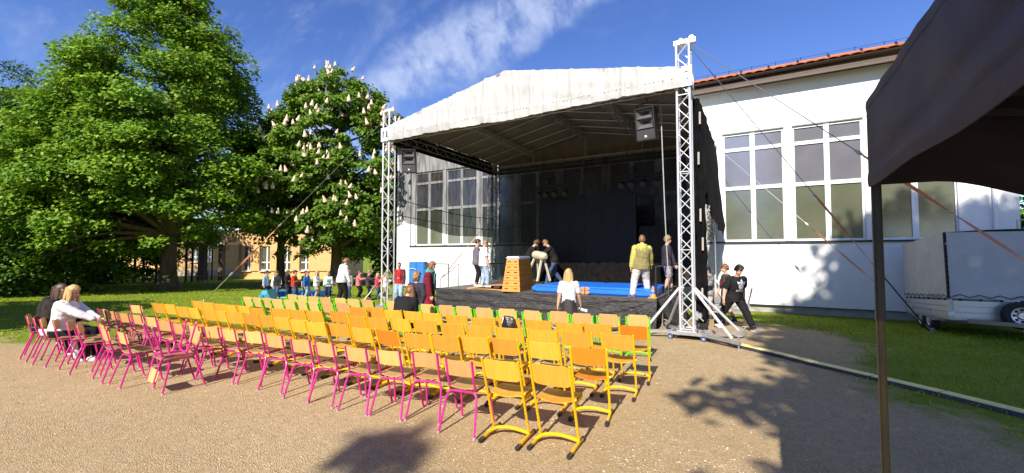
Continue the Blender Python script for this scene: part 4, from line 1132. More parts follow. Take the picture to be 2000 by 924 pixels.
# ------------------------------------------------------------------ tarpaulin trailer
def trailer():
    cx, cy = 4.02, 13.6; t = thing('tarp_trailer', 'grey tarpaulin covered tandem trailer parked on the grass beside the hall', 'trailer', (cx, cy, 0)); t.rotation_euler = (radians(-4.2), 0, 0)
    tarp = bpy.data.materials.new('grey tarpaulin'); MATS['grey tarpaulin'] = tarp; tarp = mat('grey pvc tarpaulin', (.45, .45, .46), .6, var=.1, scale=2.5, bump=.12, bscale=9)
    Wd, L, z0, z1 = 2.25, 3.15, .40, 2.40
    zt = .86
    # body
    side = mat('aluminium side board', (.52, .53, .55), .4, .6, var=.1, stretch=(1, 1, 12))
    for k in range(3):
        z = z0 + .07 + k * .135
        for c, d in (((Wd / 2, -.012, z), (Wd - .06, .03, .128)), ((Wd / 2, L + .012, z), (Wd - .06, .03, .128)), ((-.012, L / 2, z), (.03, L - .06, .128)), ((Wd + .012, L / 2, z), (.03, L - .06, .128))):
            m = MB(); m.bbox(c, d, .012); m.build('side_board', side, t)
    m = MB(); m.box((Wd / 2, L / 2, z0 - .02), (Wd, L, .05))
    for x in (0, Wd):
        for y in (0, L): m.box((x, y, z0 + .2), (.06, .06, .46))
    m.build('chassis', STEEL, t, smooth=False)
    def wall(P, n):
        m = MB(); m.sheet(P, .006); return m.build('tarpaulin', tarp, t, sharp=60)
    def wob(a, b, v): return .03 * sin(pi * v) * noise.noise((a * 1.4, b * 1.4, 1)) + .022 * (v) ** 2 * sin(a * 11 + 3 * noise.noise((a * 2, b, 0)))
    P = [[(-.035 - wob(y * L / 30, z, z / 14), y * L / 30, z1 + (zt - z1) * z / 14) for z in range(15)] for y in range(31)]; wall(P, 0)
    P = [[(x * Wd / 30, -.035 - .5 * wob(x * Wd / 30, z + 9, z / 14), z1 + (zt - z1) * z / 14) for z in range(15)] for x in range(31)]; wall(P, 0)
    P = [[(Wd + .035, y * L / 10, z1 + (zt - z1) * z / 4) for z in range(5)] for y in range(11)]; wall(P, 0)
    P = [[(x * Wd / 10, L + .035, z1 + (zt - z1) * z / 4) for z in range(5)] for x in range(11)]; wall(P, 0)
    P = [[(x * Wd / 12 * 1.03 - .035, -.035 + (L + .07) * y / 12, z1 + .0 + .05 * sin(pi * x / 12)) for y in range(13)] for x in range(13)]; wall(P, 0)
    # corner lacing, eyelets, elastic cord
    m = MB(); m.tube([(-.045, -.045, z1), (-.045, -.045, zt)], .016, 6)
    for k in range(12): m.beam((-.055, -.05, zt + .1 + k * .12), (-.01, -.06, zt + .14 + k * .12), .02, .02)
    m.build('corner_lacing', BLACKR, t)
    m = MB(); pts = []
    for k in range(15): pts.append((Wd * k / 14, -.055, zt + .02 + (.07 if k % 2 else 0)))
    m.tube(pts, .009, 5); pts = [(-.06, L * k / 20, zt + .02 + (.06 if k % 2 else 0)) for k in range(21)]; m.tube(pts, .009, 5)
    m.build('elastic_cord', BLACKR, t)
    for k in range(7):
        m = MB(); m.cyl((.16 + k * .33, -.06, zt - .03), (.16 + k * .33, -.03, zt - .03), .028, 10); m.build('hook', BLACKR, t)
    for k in range(9):
        m = MB(); m.cyl((-.06, .16 + k * .35, zt - .03), (-.03, .16 + k * .35, zt - .03), .026, 10); m.build('hook', BLACKR, t)
    rub = mat('tyre rubber', (.022, .022, .023), .8, var=.2, bump=.1); rim = mat('steel rim', (.6, .6, .62), .35, .7)
    def wheel(c, ax, r, w, nm='wheel'):
        c = Vector(c); ax = Vector(ax); e = thing(nm, None, None) if False else None
        u = ax.orthogonal().normalized(); v = ax.cross(u); n = 28
        prof = [(-w / 2, r * .62), (-w / 2, r * .92), (-w * .38, r), (w * .38, r), (w / 2, r * .92), (w / 2, r * .62)]
        m = MB(); m.loft([[c + ax * p + (u * cos(2 * pi * k / n) + v * sin(2 * pi * k / n)) * q for k in range(n)] for p, q in prof], caps=False); wl = m.build(nm, rub, t)
        m = MB(); pr = [(-w / 2 + .01, r * .63), (-w * .3, r * .58), (-w * .22, r * .3), (-w * .42, r * .22), (-w * .42, .01)]
        for sg in (1, -1): m.loft([[c + ax * p * sg + (u * cos(2 * pi * k / n) + v * sin(2 * pi * k / n)) * q for k in range(n)] for p, q in pr], caps=False)
        m.build('rim', rim, wl)
        m = MB()
        for k in range(8):
            a = 2 * pi * k / 8
            for sg in (1, -1): m.cyl(c + ax * sg * w * .26 + (u * cos(a) + v * sin(a)) * r * .42, c + ax * sg * w * .33 + (u * cos(a) + v * sin(a)) * r * .42, r * .09, 8)
        tag(m.build('rim_hole', BLACKR, wl), kind='stuff')
    for y in (1.55, 2.2):
        for x in (.1, Wd - .1): wheel((x, y, .29), (1, 0, 0), .275, .17)
    for x in (.09, Wd - .09):
        m = MB(); q = polyline([(x, 1.12, .28), (x, 1.18, .58), (x, 2.55, .60), (x, 2.66, .3)], 12); m.sheet([[(p.x - .13, p.y, p.z) for p in q], [(p.x + .13, p.y, p.z) for p in q]], .008); m.build('mudguard', mat('pale mudguard', (.5, .5, .5), .5), t)
    wheel((1.05, -.19, .53), (0, 1, 0), .30, .18, 'spare_wheel')
    m = MB(); m.beam((.3, .0, z0 - .05), (Wd / 2, -1.5, z0 - .05), .08, .08); m.beam((Wd - .3, .0, z0 - .05), (Wd / 2, -1.5, z0 - .05), .08, .08); m.beam((Wd / 2, -1.4, z0 - .045), (Wd / 2, -1.9, z0 - .045), .07, .07); m.build('drawbar', STEEL, t, smooth=False)
    m = MB(); m.cyl((Wd / 2 + .1, -1.5, -.2), (Wd / 2 + .1, -1.5, z0 + .25), .025, 10); m.build('jockey_stand', STEEL, t)
    m = MB(); m.box((.0, -.03, z0 + .1), (.1, .03, .1)); m.cyl((.03, -.05, z0 + .1), (.03, -.03, z0 + .1), .035, 10); m.build('corner_lamp', mat('white lamp lens', (.7, .72, .7), .3), t)
trailer()

# ------------------------------------------------------------------ dark tent at the right
def tent():
    px, py = .505, 2.57; a1 = Vector((-.985, -.174, 0)); 
    r = Vector((cos(PSI), sin(PSI), 0)); d = Vector((-sin(PSI), cos(PSI), 0))
    A = (r * -.72 + d * -1.19).normalized(); B = (r * 1.19 + d * -.72).normalized()
    t = thing('canopy_tent', 'dark plum black fabric canopy tent on a worn steel pole beside the camera', 'tent', (px, py, 0))
    fab = mat('plum black tent fabric', (.019, .0135, .032), .6, var=.3, scale=3, bump=.2, bscale=260, spec=.45)
    lin = mat('shade black tent underside', (.003, .003, .003), 1.0, spec=.02)  # near-black colour stands for the unlit underside of the fabric
    S_ = 2.7; zt, zb = 2.625, 2.215; pole = mat('worn steel pole', (.055, .06, .065), .4, .5, var=.3, scale=7, stretch=(1, 1, .4)); rust = mat('worn steel pole with ochre paint', (.055, .055, .055), .5, .2, scale=9, stretch=(1, 1, .22), col2=(.19, .14, .055), bump=.1)
    o = Vector((0, 0, 0))
    for k, c in enumerate((o, A * S_, B * S_, A * S_ + B * S_)):
        m = MB(); c2 = c + (A * (1 if k in (0, 2) else -1) + B * (1 if k < 2 else -1)) * .012
        m.bbox((c2.x, c2.y, 1.95), (.036, .036, .74), .008, Matrix.Rotation(atan2(A.y, A.x), 3, 'Z')); q = m.build('pole', pole, t)
        m = MB(); m.bbox((c2.x, c2.y, .82), (.030, .030, 1.64), .006, Matrix.Rotation(atan2(A.y, A.x) , 3, 'Z')); m.build('inner_pole', rust, q)
    def val(p, u, n_out, L, drop, seed, amp=1.0):
        P = []
        n = 60
        for i in range(n + 1):
            s = i / n; row = []
            for j in range(19):
                v = j / 18; dz = drop(s) * v
                f = .014 * noise.noise((s * L * 2.6 + v * 1.1, v * 2.5, seed)) + .009 * sin((s * L * 3.2 - v * 2.6) * 3.0 + seed) * min(1, v * 2) + .012 * noise.noise((s * L * 7 - v * 4, v * 3 + s * 4, seed + 2))
                f += .02 * math.exp(-((v - .80 - .10 * sin(s * 7)) / .06) ** 2) * min(1, s * 6) - .012 * math.exp(-((v - .62 - .12 * sin(s * 5 + 1)) / .07) ** 2) * min(1, s * 6)
                f *= amp * .6 * (1 - .75 * v ** 2) * (1 - math.exp(-s * 14)) * (1 - math.exp(-(1 - s) * 14))
                q = p + u * (s * L) + n_out * (.012 + f); row.append((q.x, q.y, zt - dz + .004 * noise.noise((s * 5, v, seed + 4))))
            P.append(row)
        return P
    PV = val(o, A, -B, S_, lambda s: zt - zb - .0 + .006 * sin(s * 20), 1)
    m = MB(); m.sheet(PV, .003); q = m.build('valance', fab, t, sharp=80)
    m = MB(); m.sheet([[Vector(p) - B * (.004 if 0 < j < 3 else .001) for j, p in enumerate(r_[15:])] for r_ in PV], .003); m.build('hem_band', fab, q, sharp=80)
    m = MB(); m.sheet([[Vector(p) - B * (.003 if 0 < j < 2 else .001) for j, p in enumerate(r_[:3])] for r_ in PV], .003); m.build('seam_band', fab, q, sharp=80)
    dB = lambda s: (.41 + .30 * s / .34 if s < .125 else .52 + .09 * smooth(.125, .26, s)) if s < .27 else .40
    def dropB(s):
        if s < .02: return .40
        if s < .1: return .40 + .0 * s
        if s < .25: return .40 + .13 * smooth(.08, .25, s)
        return .53 - .17 * smooth(.258, .275, s)
    m = MB(); m.sheet(val(o, B, -A, S_, dropB, 4, .6), .003); m.build('valance', fab, t, sharp=80)
    m = MB(); m.sheet(val(A * S_, B, A, S_, lambda s: .4, 7, .6), .003); m.build('valance', fab, t, sharp=80)
    m = MB(); m.sheet(val(B * S_, A, B, S_, lambda s: .4, 9, .6), .003); m.build('valance', fab, t, sharp=80)
    def roof(off):
        P = []
        for i in range(31):
            row = []
            for j in range(31):
                u, v = i / 30, j / 30; e = min(u, v, 1 - u, 1 - v) * 2; q = A * (u * S_) + B * (v * S_)
                row.append((q.x, q.y, zt + off + .75 * (e ** .92) + .02 * noise.noise((u * 6, v * 6, 0)) * e))
            P.append(row)
        return P
    m = MB(); m.grid(roof(0)); m.build('roof_cover', fab, t, sharp=80)
    m = MB(); m.grid(roof(-.02)); m.build('roof_shade_sheet', lin, t, sharp=80)
    m = MB()
    for a, b in ((o, A * S_), (A * S_, A * S_ + B * S_), (A * S_ + B * S_, B * S_), (B * S_, o)):
        c = (A + B) * (S_ / 2); a2 = a.lerp(c, .045); b2 = b.lerp(c, .045)
        m.beam(a2 + Vector((0, 0, zt - .07)), b2 + Vector((0, 0, zt - .07)), .025, .025); mm = (a2 + b2) / 2
        m.beam(a2 + Vector((0, 0, zt - .07)), mm + Vector((0, 0, zt - .33)), .02, .025); m.beam(b2 + Vector((0, 0, zt - .07)), mm + Vector((0, 0, zt - .33)), .02, .025)
    m.build('scissor_frame', pole, t, smooth=False)
tent()

# ------------------------------------------------------------------ cable ramp on the ground
def cable_ramp():
    a = Vector((-.32, 9.86, 0)); b = Vector((3.4, 6.75, 0)); t = thing('cable_ramp', 'long black cable protector with yellow lid lying across gravel and grass', 'cable ramp', a)
    d = (b - a).normalized(); L = (b - a).length; n = 6; s = Vector((-d.y, d.x, 0)); yl = mat('faded yellow lid', (.80, .68, .24), .6, var=.12, bump=.1)
    for k in range(n):
        p = d * (L * k / n + .004); q = d * (L * (k + 1) / n - .004); zz = Vector((0, 0, .012)); wob = s * (.02 * sin(k * 2.1)); p = p + wob; q = q + s * (.02 * sin((k + 1) * 2.1))
        pr = [(-.12, 0), (-.05, .038), (.13, .038), (.17, 0)]
        m = MB(); m.loft([[e + s * x + zz * 0 + Vector((0, 0, z + .002)) for x, z in pr] for e in (p, q)]); o = m.build('ramp_segment', mat('black rubber ramp', (.025, .026, .03), .7, var=.25, bump=.3, bscale=120), t, smooth=False)
        m = MB(); m.loft([[e + s * x + Vector((0, 0, z)) for x, z in ((-.035, .039), (-.031, .050), (.126, .050), (.13, .039))] for e in (p + d * .006, q - d * .006)]); m.build('lid', yl, o, smooth=False)
    m = MB(); m.tube(polyline([(-1.1, .55, .03), (-.7, .3, .03), (-.35, .32, .04), (-.1, .1, .04), (.1, -.05, .03)], 20), .022, 6); m.tube(polyline([(-1.2, .35, .03), (-.8, .42, .03), (-.4, .2, .03), (.05, .0, .03)], 20), .018, 6); m.build('cable_bundle', BLACKR, t)
cable_ramp()
def trolley():
    t = thing('equipment_trolley', 'low grey equipment trolley with black wheels behind the right front tower', 'trolley', (-.62, 14.6, gz(-.6, 14.6)))
    m = MB(); m.bbox((0, 0, .42), (1.1, .6, .05), .01); m.build('tray', STEEL, t)
    m = MB(); m.bbox((0, 0, .2), (1.0, .55, .04), .01); m.build('shelf', STEEL, t)
    m = MB()
    for x in (-.5, .5):
        for y in (-.26, .26): m.cyl((x, y, .1), (x, y, .42), .02, 6)
    m.tube([(.5, -.26, .42), (.62, -.26, .95), (.62, .26, .95), (.5, .26, .42)], .018, 8); m.build('frame', STEEL, t)
    for x in (-.45, .45):
        for y in (-.28, .28): m = MB(); m.cyl((x, y - .03, .1), (x, y + .03, .1), .1, 14); m.build('wheel', BLACKR, t)
    m = MB(); m.bbox((-.2, 0, .56), (.5, .45, .22), .02); m.build('case', mat('grey case', (.2, .2, .21), .5), t)
trolley()
# ------------------------------------------------------------------ people
SKIN = mat('skin', (.56, .32, .22), .5, var=.08, scale=12)
EYE = mat('dark eye', (.02, .015, .012), .3); LIP = mat('lips', (.42, .16, .13), .5)
def cloth(c, name=None, var=.12, scale=14, bump=.25, bscale=18, col2=None):
    return mat(name or ('fabric %.3f %.3f %.3f' % tuple(c)), c, .85, var=var, scale=scale, bump=bump, bscale=bscale, spec=.2, col2=col2)
HAIRS = {k: mat(k + ' hair', c, .45, var=.35, scale=40, stretch=(1, 1, .15), bump=.5, bscale=60) for k, c in
         {'dark': (.022, .014, .01), 'brown': (.075, .038, .018), 'blond': (.48, .31, .12), 'auburn': (.20, .09, .035), 'fair': (.36, .25, .12), 'sandy': (.24, .15, .07), 'black': (.008, .007, .007)}.items()}
JEANS = cloth((.055, .085, .16), 'blue denim'); LJEANS = cloth((.30, .42, .58), 'light denim', var=.2, scale=5); NAVY = cloth((.02, .026, .05), 'navy cloth'); BLK = cloth((.012, .012, .013), 'black cloth'); WHT = cloth((.74, .74, .75), 'white cloth', var=.04); GREYC = cloth((.42, .41, .39), 'light grey cloth')
SHW = mat('white shoe', (.7, .7, .7), .5, var=.15, scale=20); SHB = mat('black shoe', (.02, .02, .022), .5); SHP = mat('purple trainer', (.13, .08, .16), .6, var=.5, scale=25)
def ik(A, B, l1, l2, pole):
    d = B - A; D = d.length; mx = (l1 + l2) * .998
    if D > mx: d = d * (mx / D); D = mx; B = A + d
    d = d / D; a = (l1 * l1 - l2 * l2 + D * D) / (2 * D); h = sqrt(max(0, l1 * l1 - a * a))
    p = pole - d * pole.dot(d); p.normalize()
    return A + d * a + p * h, B
def person(label, loc, face, h, top, bottom, shoes=SHB, hair=('short', 'brown'), hands=None, feet=None, lean=0.0, side=0.0, twist=0.0, hip=None, head=(0, 0),
           sleeve='long', legs='long', hem=.47, kid=0.0, fat=1.0, names=('shirt', 'trousers'), hood=None, arm_pole=None, knee_pole=None, vox=.011, sleeve_m=None, group=None, scarf=None, flare=0.0, shoulder_w=1.0):
    """face: heading in degrees, 0 looks along +Y, positive turns left. Lengths below are fractions of the height h."""
    t = thing('person', label, 'person', loc, radians(face), group)
    V = lambda *p: Vector(p)
    hd = 1 + .42 * kid                                     # children have larger heads
    hipz = .525 - .03 * kid; P = V(0, 0, hipz) if hip is None else V(*hip)
    sc = 1 - .02 * kid
    R = Matrix.Rotation(radians(twist), 3, 'Z') @ Matrix.Rotation(radians(side), 3, 'Y') @ Matrix.Rotation(radians(-lean), 3, 'X')
    def tor(x, y, z):
        """torso point given for the upright figure, moved by the lean"""
        k = smooth(-.02, .14, z - .525)
        p = V(x, y, z - .525); q = R @ p
        return P + p.lerp(q, k)
    prim = []
    def cap(a, b, r0, r1, m, n=10, k=6, ends=True):
        a = Vector(a); b = Vector(b); mb = MB(); pts = []; rs = []
        d = (b - a); L = d.length
        if L < 1e-5: return
        d /= L
        for i in range(-3, k + 4):
            if i < 0: u = -cos(pi / 2 * (i + 3) / 3.0); e = r0 * u; rr = r0 * sqrt(max(1e-4, 1 - u * u)); pts.append(a + d * e); rs.append(max(rr, r0 * .12))
            elif i <= k: pts.append(a + d * L * i / k); rs.append(r0 + (r1 - r0) * i / k)
            else: u = sin(pi / 2 * (i - k) / 3.0); pts.append(b + d * r1 * u); rs.append(max(r1 * sqrt(max(1e-4, 1 - u * u)), r1 * .12))
        mb.tube(pts, rs, n); prim.append((mb, m))
    def ell(c, r, m, nu=12, nv=9, rot=None):
        mb = MB(); mb.sphere((0, 0, 0), r, nu, nv); c = Vector(c)
        mb.v = [tuple(c + ((rot @ Vector(p)) if rot is not None else Vector(p))) for p in mb.v]; prim.append((mb, m))
    def loft(rings, m, fr=None, n=16, crease=0):
        mb = MB(); rr = []; rg = []
        for a_, b_ in zip(rings, rings[1:]):
            k_ = max(1, int(abs(b_[2] - a_[2]) / .018)); rg += [tuple(p + (q - p) * i_ / k_ for p, q in zip(a_, b_)) for i_ in range(k_)]
        rg.append(rings[-1])
        for (x, y, z, rx, ry) in rg:
            rr.append([(fr or tor)(x + rx * cos(2 * pi * j / n), y + ry * sin(2 * pi * j / n), z) for j in range(n)])
        mb.loft(rr); prim.append((mb, m))
    SK, TOP, BOT, SHL, SHR, SL = 0, 1, 2, 3, 4, 5
    f = fat; sw = shoulder_w
    tr = [(.455, .098, .076), (.50, .100, .078), (.56, .092, .072), (.62, .088, .068), (.68, .095, .073), (.74, .104, .074), (.78, .104, .066), (.81, .085, .052), (.832, .05, .042)]
    zs = [r for r in tr if r[0] >= hem - .03]
    loft([(0, 0, z, rx * f * 1.05 * (sw if z > .7 else 1), ry * f * 1.06) for z, rx, ry in zs], TOP)
    if hem > .46 or True:
        loft([(0, -.004, z, rx * f, ry * f) for z, rx, ry in ((.455, .09, .078), (.50, .096, .08), (.54, .09, .072), (.60, .08, .062))], BOT)
    if hem < .46:
        k0 = (.455 - hem)
        loft([(0, 0, hem + k0 * q, f * (.098 + flare * (1 - q)), f * (.078 + flare * .7 * (1 - q))) for q in (0, .25, .5, .75, 1)] + [(0, 0, .52, .1 * f, .078 * f)], TOP, (lambda x, y, z: P + V(x, y, z - .525)) if feet is None or True else None)
    nb = tor(0, -.005, .82); hc = tor(0, .012, .825) + (R @ V(0, .012, .105 * (1 + .12 * kid)))
    HR = R @ Matrix.Rotation(radians(head[0]), 3, 'Z') @ Matrix.Rotation(radians(-head[1]), 3, 'X')
    cap(nb, hc - R @ V(0, .01, .04), .033 * (1 - .1 * kid), .03, SK)
    hr = Vector((.044, .055, .064)) * hd
    H = lambda x, y, z: hc + HR @ V(x * hd, y * hd, z * hd)
    ell(H(0, -.006, .012), (hr.x, hr.y * .95, hr.z * .82), SK, 14, 10, HR); ell(H(0, .012, -.022), (hr.x * .84, hr.y * .78, hr.z * .70), SK, 12, 9, HR)
    cap(H(0, .028, -.046), H(0, .034, -.05), .02 * hd, .016 * hd, SK)
    cap(H(0, .052, .006), H(0, .064, -.014), .006 * hd, .009 * hd, SK, 8, 3)
    for s in (-1, 1): ell(H(s * .044, -.004, -.004), (.008 * hd, .014 * hd, .020 * hd), SK, 8, 6, HR)
    # arms
    hands = hands or ((-.155, .03, .44), (.155, .03, .44)); sm = SL
    for i, s in enumerate((-1, 1)):
        sh = tor(s * .108 * sw, 0, .792); hp = V(*hands[i]); pole = V(s * .5, -1, -.3) if arm_pole is None else V(*arm_pole[i])
        el, wr = ik(sh, hp, .165, .148, pole); sr = .039 * f; ar = .030
        if sleeve == 'long':
            cap(sh, el, sr, .033 * f, sm); cap(el, el.lerp(wr, .97), .033 * f, .026, sm)
        elif sleeve == 'short':
            cap(sh, sh.lerp(el, .68), sr, .041 * f, sm); cap(sh, el, ar * .95, .026, SK); cap(el, wr, .027, .019, SK)
        else: cap(sh, el, ar, .026, SK); cap(el, wr, .027, .019, SK)
        d = (wr - el).normalized(); out = V(s, 0, 0) - d * d.dot(V(s, 0, 0))
        if out.length < .2: out = V(0, 1, 0) - d * d.y
        out.normalize(); fw = d.cross(out) * s                       # fw: palm side to thumb side
        if fw.dot(V(0, 1, .3)) < 0: fw = -fw
        pa = wr + d * .022
        cap(wr, wr + d * .012, .0165, .017, SK, 8, 2)
        for q in (-.012, -.004, .004, .012): cap(wr + d * .008 + fw * q * .8, wr + d * .045 + fw * q * 1.25, .0095, .0092, SK, 7, 3)
        for q, ln in ((-.0165, .028), (-.0055, .036), (.0055, .038), (.0165, .032)):
            k0 = wr + d * .047 + fw * q; k1 = k0 + d * ln * .55 - out * .004 + fw * q * .08; k2 = k1 + d * ln * .45 - out * .012
            cap(k0, k1, .0062, .0056, SK, 6, 3); cap(k1, k2, .0056, .0048, SK, 6, 2)
        k0 = wr + d * .016 + fw * .016; k1 = k0 + d * .02 + fw * .014; cap(k0, k1, .0075, .0065, SK, 6, 2); cap(k1, k1 + d * .02 + fw * .003 - out * .005, .0063, .005, SK, 6, 2)
    # legs
    feet = feet or ((-.058, 0, .045, 6), (.058, 0, .045, -6))
    for i, s in enumerate((-1, 1)):
        hp = P + V(s * .052, 0, -.005); fx, fy, fz, fa = feet[i]; an = V(fx, fy, fz); pole = V(s * .12, 1, 0) if knee_pole is None else V(*knee_pole[i])
        kn, an = ik(hp, an, .247, .24, pole); m = SHL if i == 0 else SHR
        if legs == 'long':
            cap(hp, kn, .066 * f, .045 * f, BOT, 12); cap(kn, an.lerp(kn, .04), .046 * f, .034 * f, BOT, 12)
        elif legs == 'short':
            cap(hp, hp.lerp(kn, .86), .068 * f, .058 * f, BOT, 12); cap(hp, kn, .05, .036, SK); cap(kn, kn.lerp(an, .4), .034, .037, SK); cap(kn.lerp(an, .4), an, .037, .021, SK)
            cap(an.lerp(kn, .18), an, .0235, .024, m)
        else:
            cap(hp, kn, .05, .035, SK if legs == 'bare' else BOT); cap(kn, kn.lerp(an, .4), .034, .036, SK if legs == 'bare' else BOT); cap(kn.lerp(an, .4), an, .036, .022, SK if legs == 'bare' else BOT)
        a = radians(fa); fd = V(sin(-a), cos(a), 0); pit = max(0, fz - .046) * 3.0
        heel = an + V(0, 0, -.022) - fd * .02; toe = an + fd * .085 + V(0, 0, -.03 - pit * .35)
        cap(an + V(0, 0, .004), an + V(0, 0, -.02), .026, .026, m, 10, 2); cap(heel, toe - fd * .02, .0235, .021, m, 10, 5); cap(toe - fd * .02 , toe, .021, .015, m, 10, 2)
        mb = MB(); sd = V(cos(a), sin(a), 0); lo = heel.z - .024
        mb.loft([[heel - fd * .026 + sd * q * .7 + V(0, 0, lo - heel.z + e) for q, e in ((-.02, 0), (.02, 0), (.02, .012), (-.02, .012))], [heel + fd * .03 + sd * q + V(0, 0, lo - heel.z + e) for q, e in ((-.024, 0), (.024, 0), (.024, .012), (-.024, .012))],
                 [toe - fd * .012 + sd * q + V(0, 0, toe.z * 0 + (-.024 if pit == 0 else -.02) + e) for q, e in ((-.026, 0), (.026, 0), (.026, .012), (-.026, .012))], [toe + fd * .014 + sd * q * .6 + V(0, 0, -.02 + e) for q, e in ((-.022, 0), (.022, 0), (.022, .012), (-.022, .012))]])
        prim.append((mb, m))
    if hood is not None:
        for k in range(9):
            a0 = pi * (.98 + 1.04 * k / 8); a1 = pi * (.98 + 1.04 * (k + 1) / 8)
            if k < 8: cap(tor(.062 * cos(a0), .06 * sin(a0) + .012, .832 - .012 * sin(a0)), tor(.062 * cos(a1), .06 * sin(a1) + .012, .832 - .012 * sin(a1)), .022, .022, SL if sleeve_m is not None else TOP, 8, 3)
        ell(tor(0, -.065, .80), (.06, .03, .045), SL if sleeve_m is not None else TOP)
    # one continuous skin
    allv = []; allf = []; lab = []
    for mb, m in prim:
        o = len(allv); allv += mb.v; allf += [tuple(i + o for i in q) for q in mb.f]; lab += [m] * len(mb.v)
    allv = [(p[0] * h, p[1] * h, p[2] * h) for p in allv]
    me = bpy.data.meshes.new('tmp'); me.from_pydata(allv, [], allf); ob = bpy.data.objects.new('tmp', me); COL.objects.link(ob)
    md = ob.modifiers.new('r', 'REMESH'); md.mode = 'VOXEL'; md.voxel_size = vox; md.use_smooth_shade = True
    ms = ob.modifiers.new('s', 'SMOOTH'); ms.factor = .5; ms.iterations = 2
    dg = bpy.context.evaluated_depsgraph_get(); body = bpy.data.meshes.new_from_object(ob.evaluated_get(dg)); bpy.data.objects.remove(ob); bpy.data.meshes.remove(me)
    kd = kdtree.KDTree(len(allv))
    for i, p in enumerate(allv): kd.insert(p, i)
    kd.balance()
    n = len(body.vertices); co_ = np.empty(n * 3, 'f'); body.vertices.foreach_get('co', co_); co_ = co_.reshape(-1, 3); nr = np.empty(n * 3, 'f'); body.vertices.foreach_get('normal', nr); nr = nr.reshape(-1, 3)
    vl = np.array([lab[kd.find(p)[1]] for p in co_.tolist()])
    body.materials.clear(); body.materials.append(SKIN); body.name = 'body'; body.polygons.foreach_set('use_smooth', [True] * len(body.polygons)); link('body', body, t)
    zq = co_[:, 2] / h - (P.z - .525); near = (np.abs(co_[:, 1] / h - P.y) < .125)
    vl[(vl == BOT) & (zq > hem) & near & (zq < .62)] = TOP
    if hem > .44: vl[(vl == TOP) & (zq < hem)] = BOT
    polys = [tuple(p.vertices) for p in body.polygons]
    def shell(name, ids, m, off):
        fs = [p for p in polys if sum(1 for v in p if vl[v] in ids) * 2 > len(p)]
        if not fs: return
        used = sorted({v for p in fs for v in p}); ix = {v: i for i, v in enumerate(used)}
        wr = [noise.noise((co_[v] * 16).tolist()) * .006 + noise.noise((co_[v] * np.array((9, 9, 26))).tolist()) * .004 for v in used] if name != 'shoe' else [0] * len(used)
        vs = [tuple(co_[v] + nr[v] * (off + max(-.004, w))) for v, w in zip(used, wr)]
        q = bpy.data.meshes.new(name); q.from_pydata(vs, [], [tuple(ix[v] for v in p) for p in fs]); q.materials.append(m); q.polygons.foreach_set('use_smooth', [True] * len(fs)); link(name, q, t)
    shell(names[0], {TOP, SL} if sleeve_m is None else {TOP}, top, .009)
    if sleeve_m is not None: shell('sleeve', {SL}, sleeve_m, .0095)
    shell(names[1], {BOT}, bottom, .005); shell('shoe', {SHL}, shoes, .005); shell('shoe', {SHR}, shoes, .005)
    # face
    for s in (-1, 1):
        m = MB(); m.sphere(H(s * .017, .047, .008) * h, .0058 * h * hd, 8, 6); m.build('eye', EYE, t)
    m = MB(); m.tube([H(-.014, .0485, -.034) * h, H(0, .053, -.035) * h, H(.014, .0485, -.034) * h], .0035 * h * hd, 6); m.build('mouth', LIP, t)
    st, hcx = hair; hm = HAIRS[hcx]; m = MB(); seed = (abs(hash(label)) % 97) if False else (len(label) * 7 % 97)
    bump = {'short': .10, 'curly': .24, 'long': .06, 'bob': .08, 'tail': .04, 'cap': .0, 'thick': .20}[st]; base = {'short': 1.12, 'curly': 1.5, 'long': 1.13, 'bob': 1.15, 'tail': 1.09, 'cap': 1.13, 'thick': 1.24}[st]
    fr = {'short': .42, 'thick': .34, 'cap': .36}.get(st, .36)
    def rad(d):
        back = smooth(.62, .30, d.y) if True else 0
        lowb = smooth(-.75, -.45, d.z) if st in ('short', 'thick', 'tail', 'cap') else 1
        sidecut = smooth(-.35, -.05, d.z + max(0, -d.y) * .75) if st in ('short', 'tail', 'thick', 'cap') else 1
        crown = smooth(fr - .16, fr + .12, d.z)
        k = max(crown, back * min(lowb, sidecut)); q = base + bump * (noise.noise((d.x * 3.2 + seed, d.y * 3.2, d.z * 3.2)) + .5 * noise.noise((d.x * 8 + seed, d.y * 8, d.z * 8))) + (.10 if st in ('short', 'thick') else 0) * max(0, d.z) ** 2
        return .80 + (q - .80) * k
    m.sphere((0, 0, 0), (hr.x * h, hr.y * h, hr.z * h), 30, 20, rad)
    m.v = [tuple((hc + HR @ V(0, -.006 * hd, .006 * hd)) * h + HR @ Vector(p)) for p in m.v]
    def lock(rings, n=14, j=.12):
        rr = []
        for k, (x, y, z, rx, ry) in enumerate(rings):
            rr.append([(hc + HR @ V(0, 0, 0)) * h + (HR @ V((x + rx * cos(2 * pi * i / n) * (1 + j * noise.noise((i * .9, k * .5, seed)))), y + ry * sin(2 * pi * i / n) * (1 + j * noise.noise((i * .9, k * .5, seed + 9))), 0)) * h * hd + V(0, 0, z) * h * hd for i in range(n)])
        m.loft(rr)
    if st == 'long':
        lock([(0, -.02, .03, .048, .045), (0, -.028, -.02, .056, .042), (0, -.036, -.07, .064, .034), (0, -.05, -.13, .068, .028), (0, -.058, -.20, .062, .022), (0, -.06, -.27, .05, .018), (0, -.058, -.31, .03, .010)])
        for s in (-1, 1): lock([(s * .046, .004, .02, .01, .026), (s * .052, .006, -.04, .012, .024), (s * .056, .002, -.09, .014, .02), (s * .058, .0, -.14, .009, .012)], 8)
    elif st == 'bob':
        lock([(0, -.014, .03, .05, .046), (0, -.018, -.02, .06, .046), (0, -.022, -.06, .062, .042), (0, -.02, -.085, .05, .034)], 14, .2)
    elif st == 'tail':
        lock([(0, -.05, .03, .014, .014), (0, -.075, .0, .018, .018), (0, -.08, -.06, .016, .014), (0, -.07, -.11, .006, .006)], 8)
    elif st == 'cap':
        pass
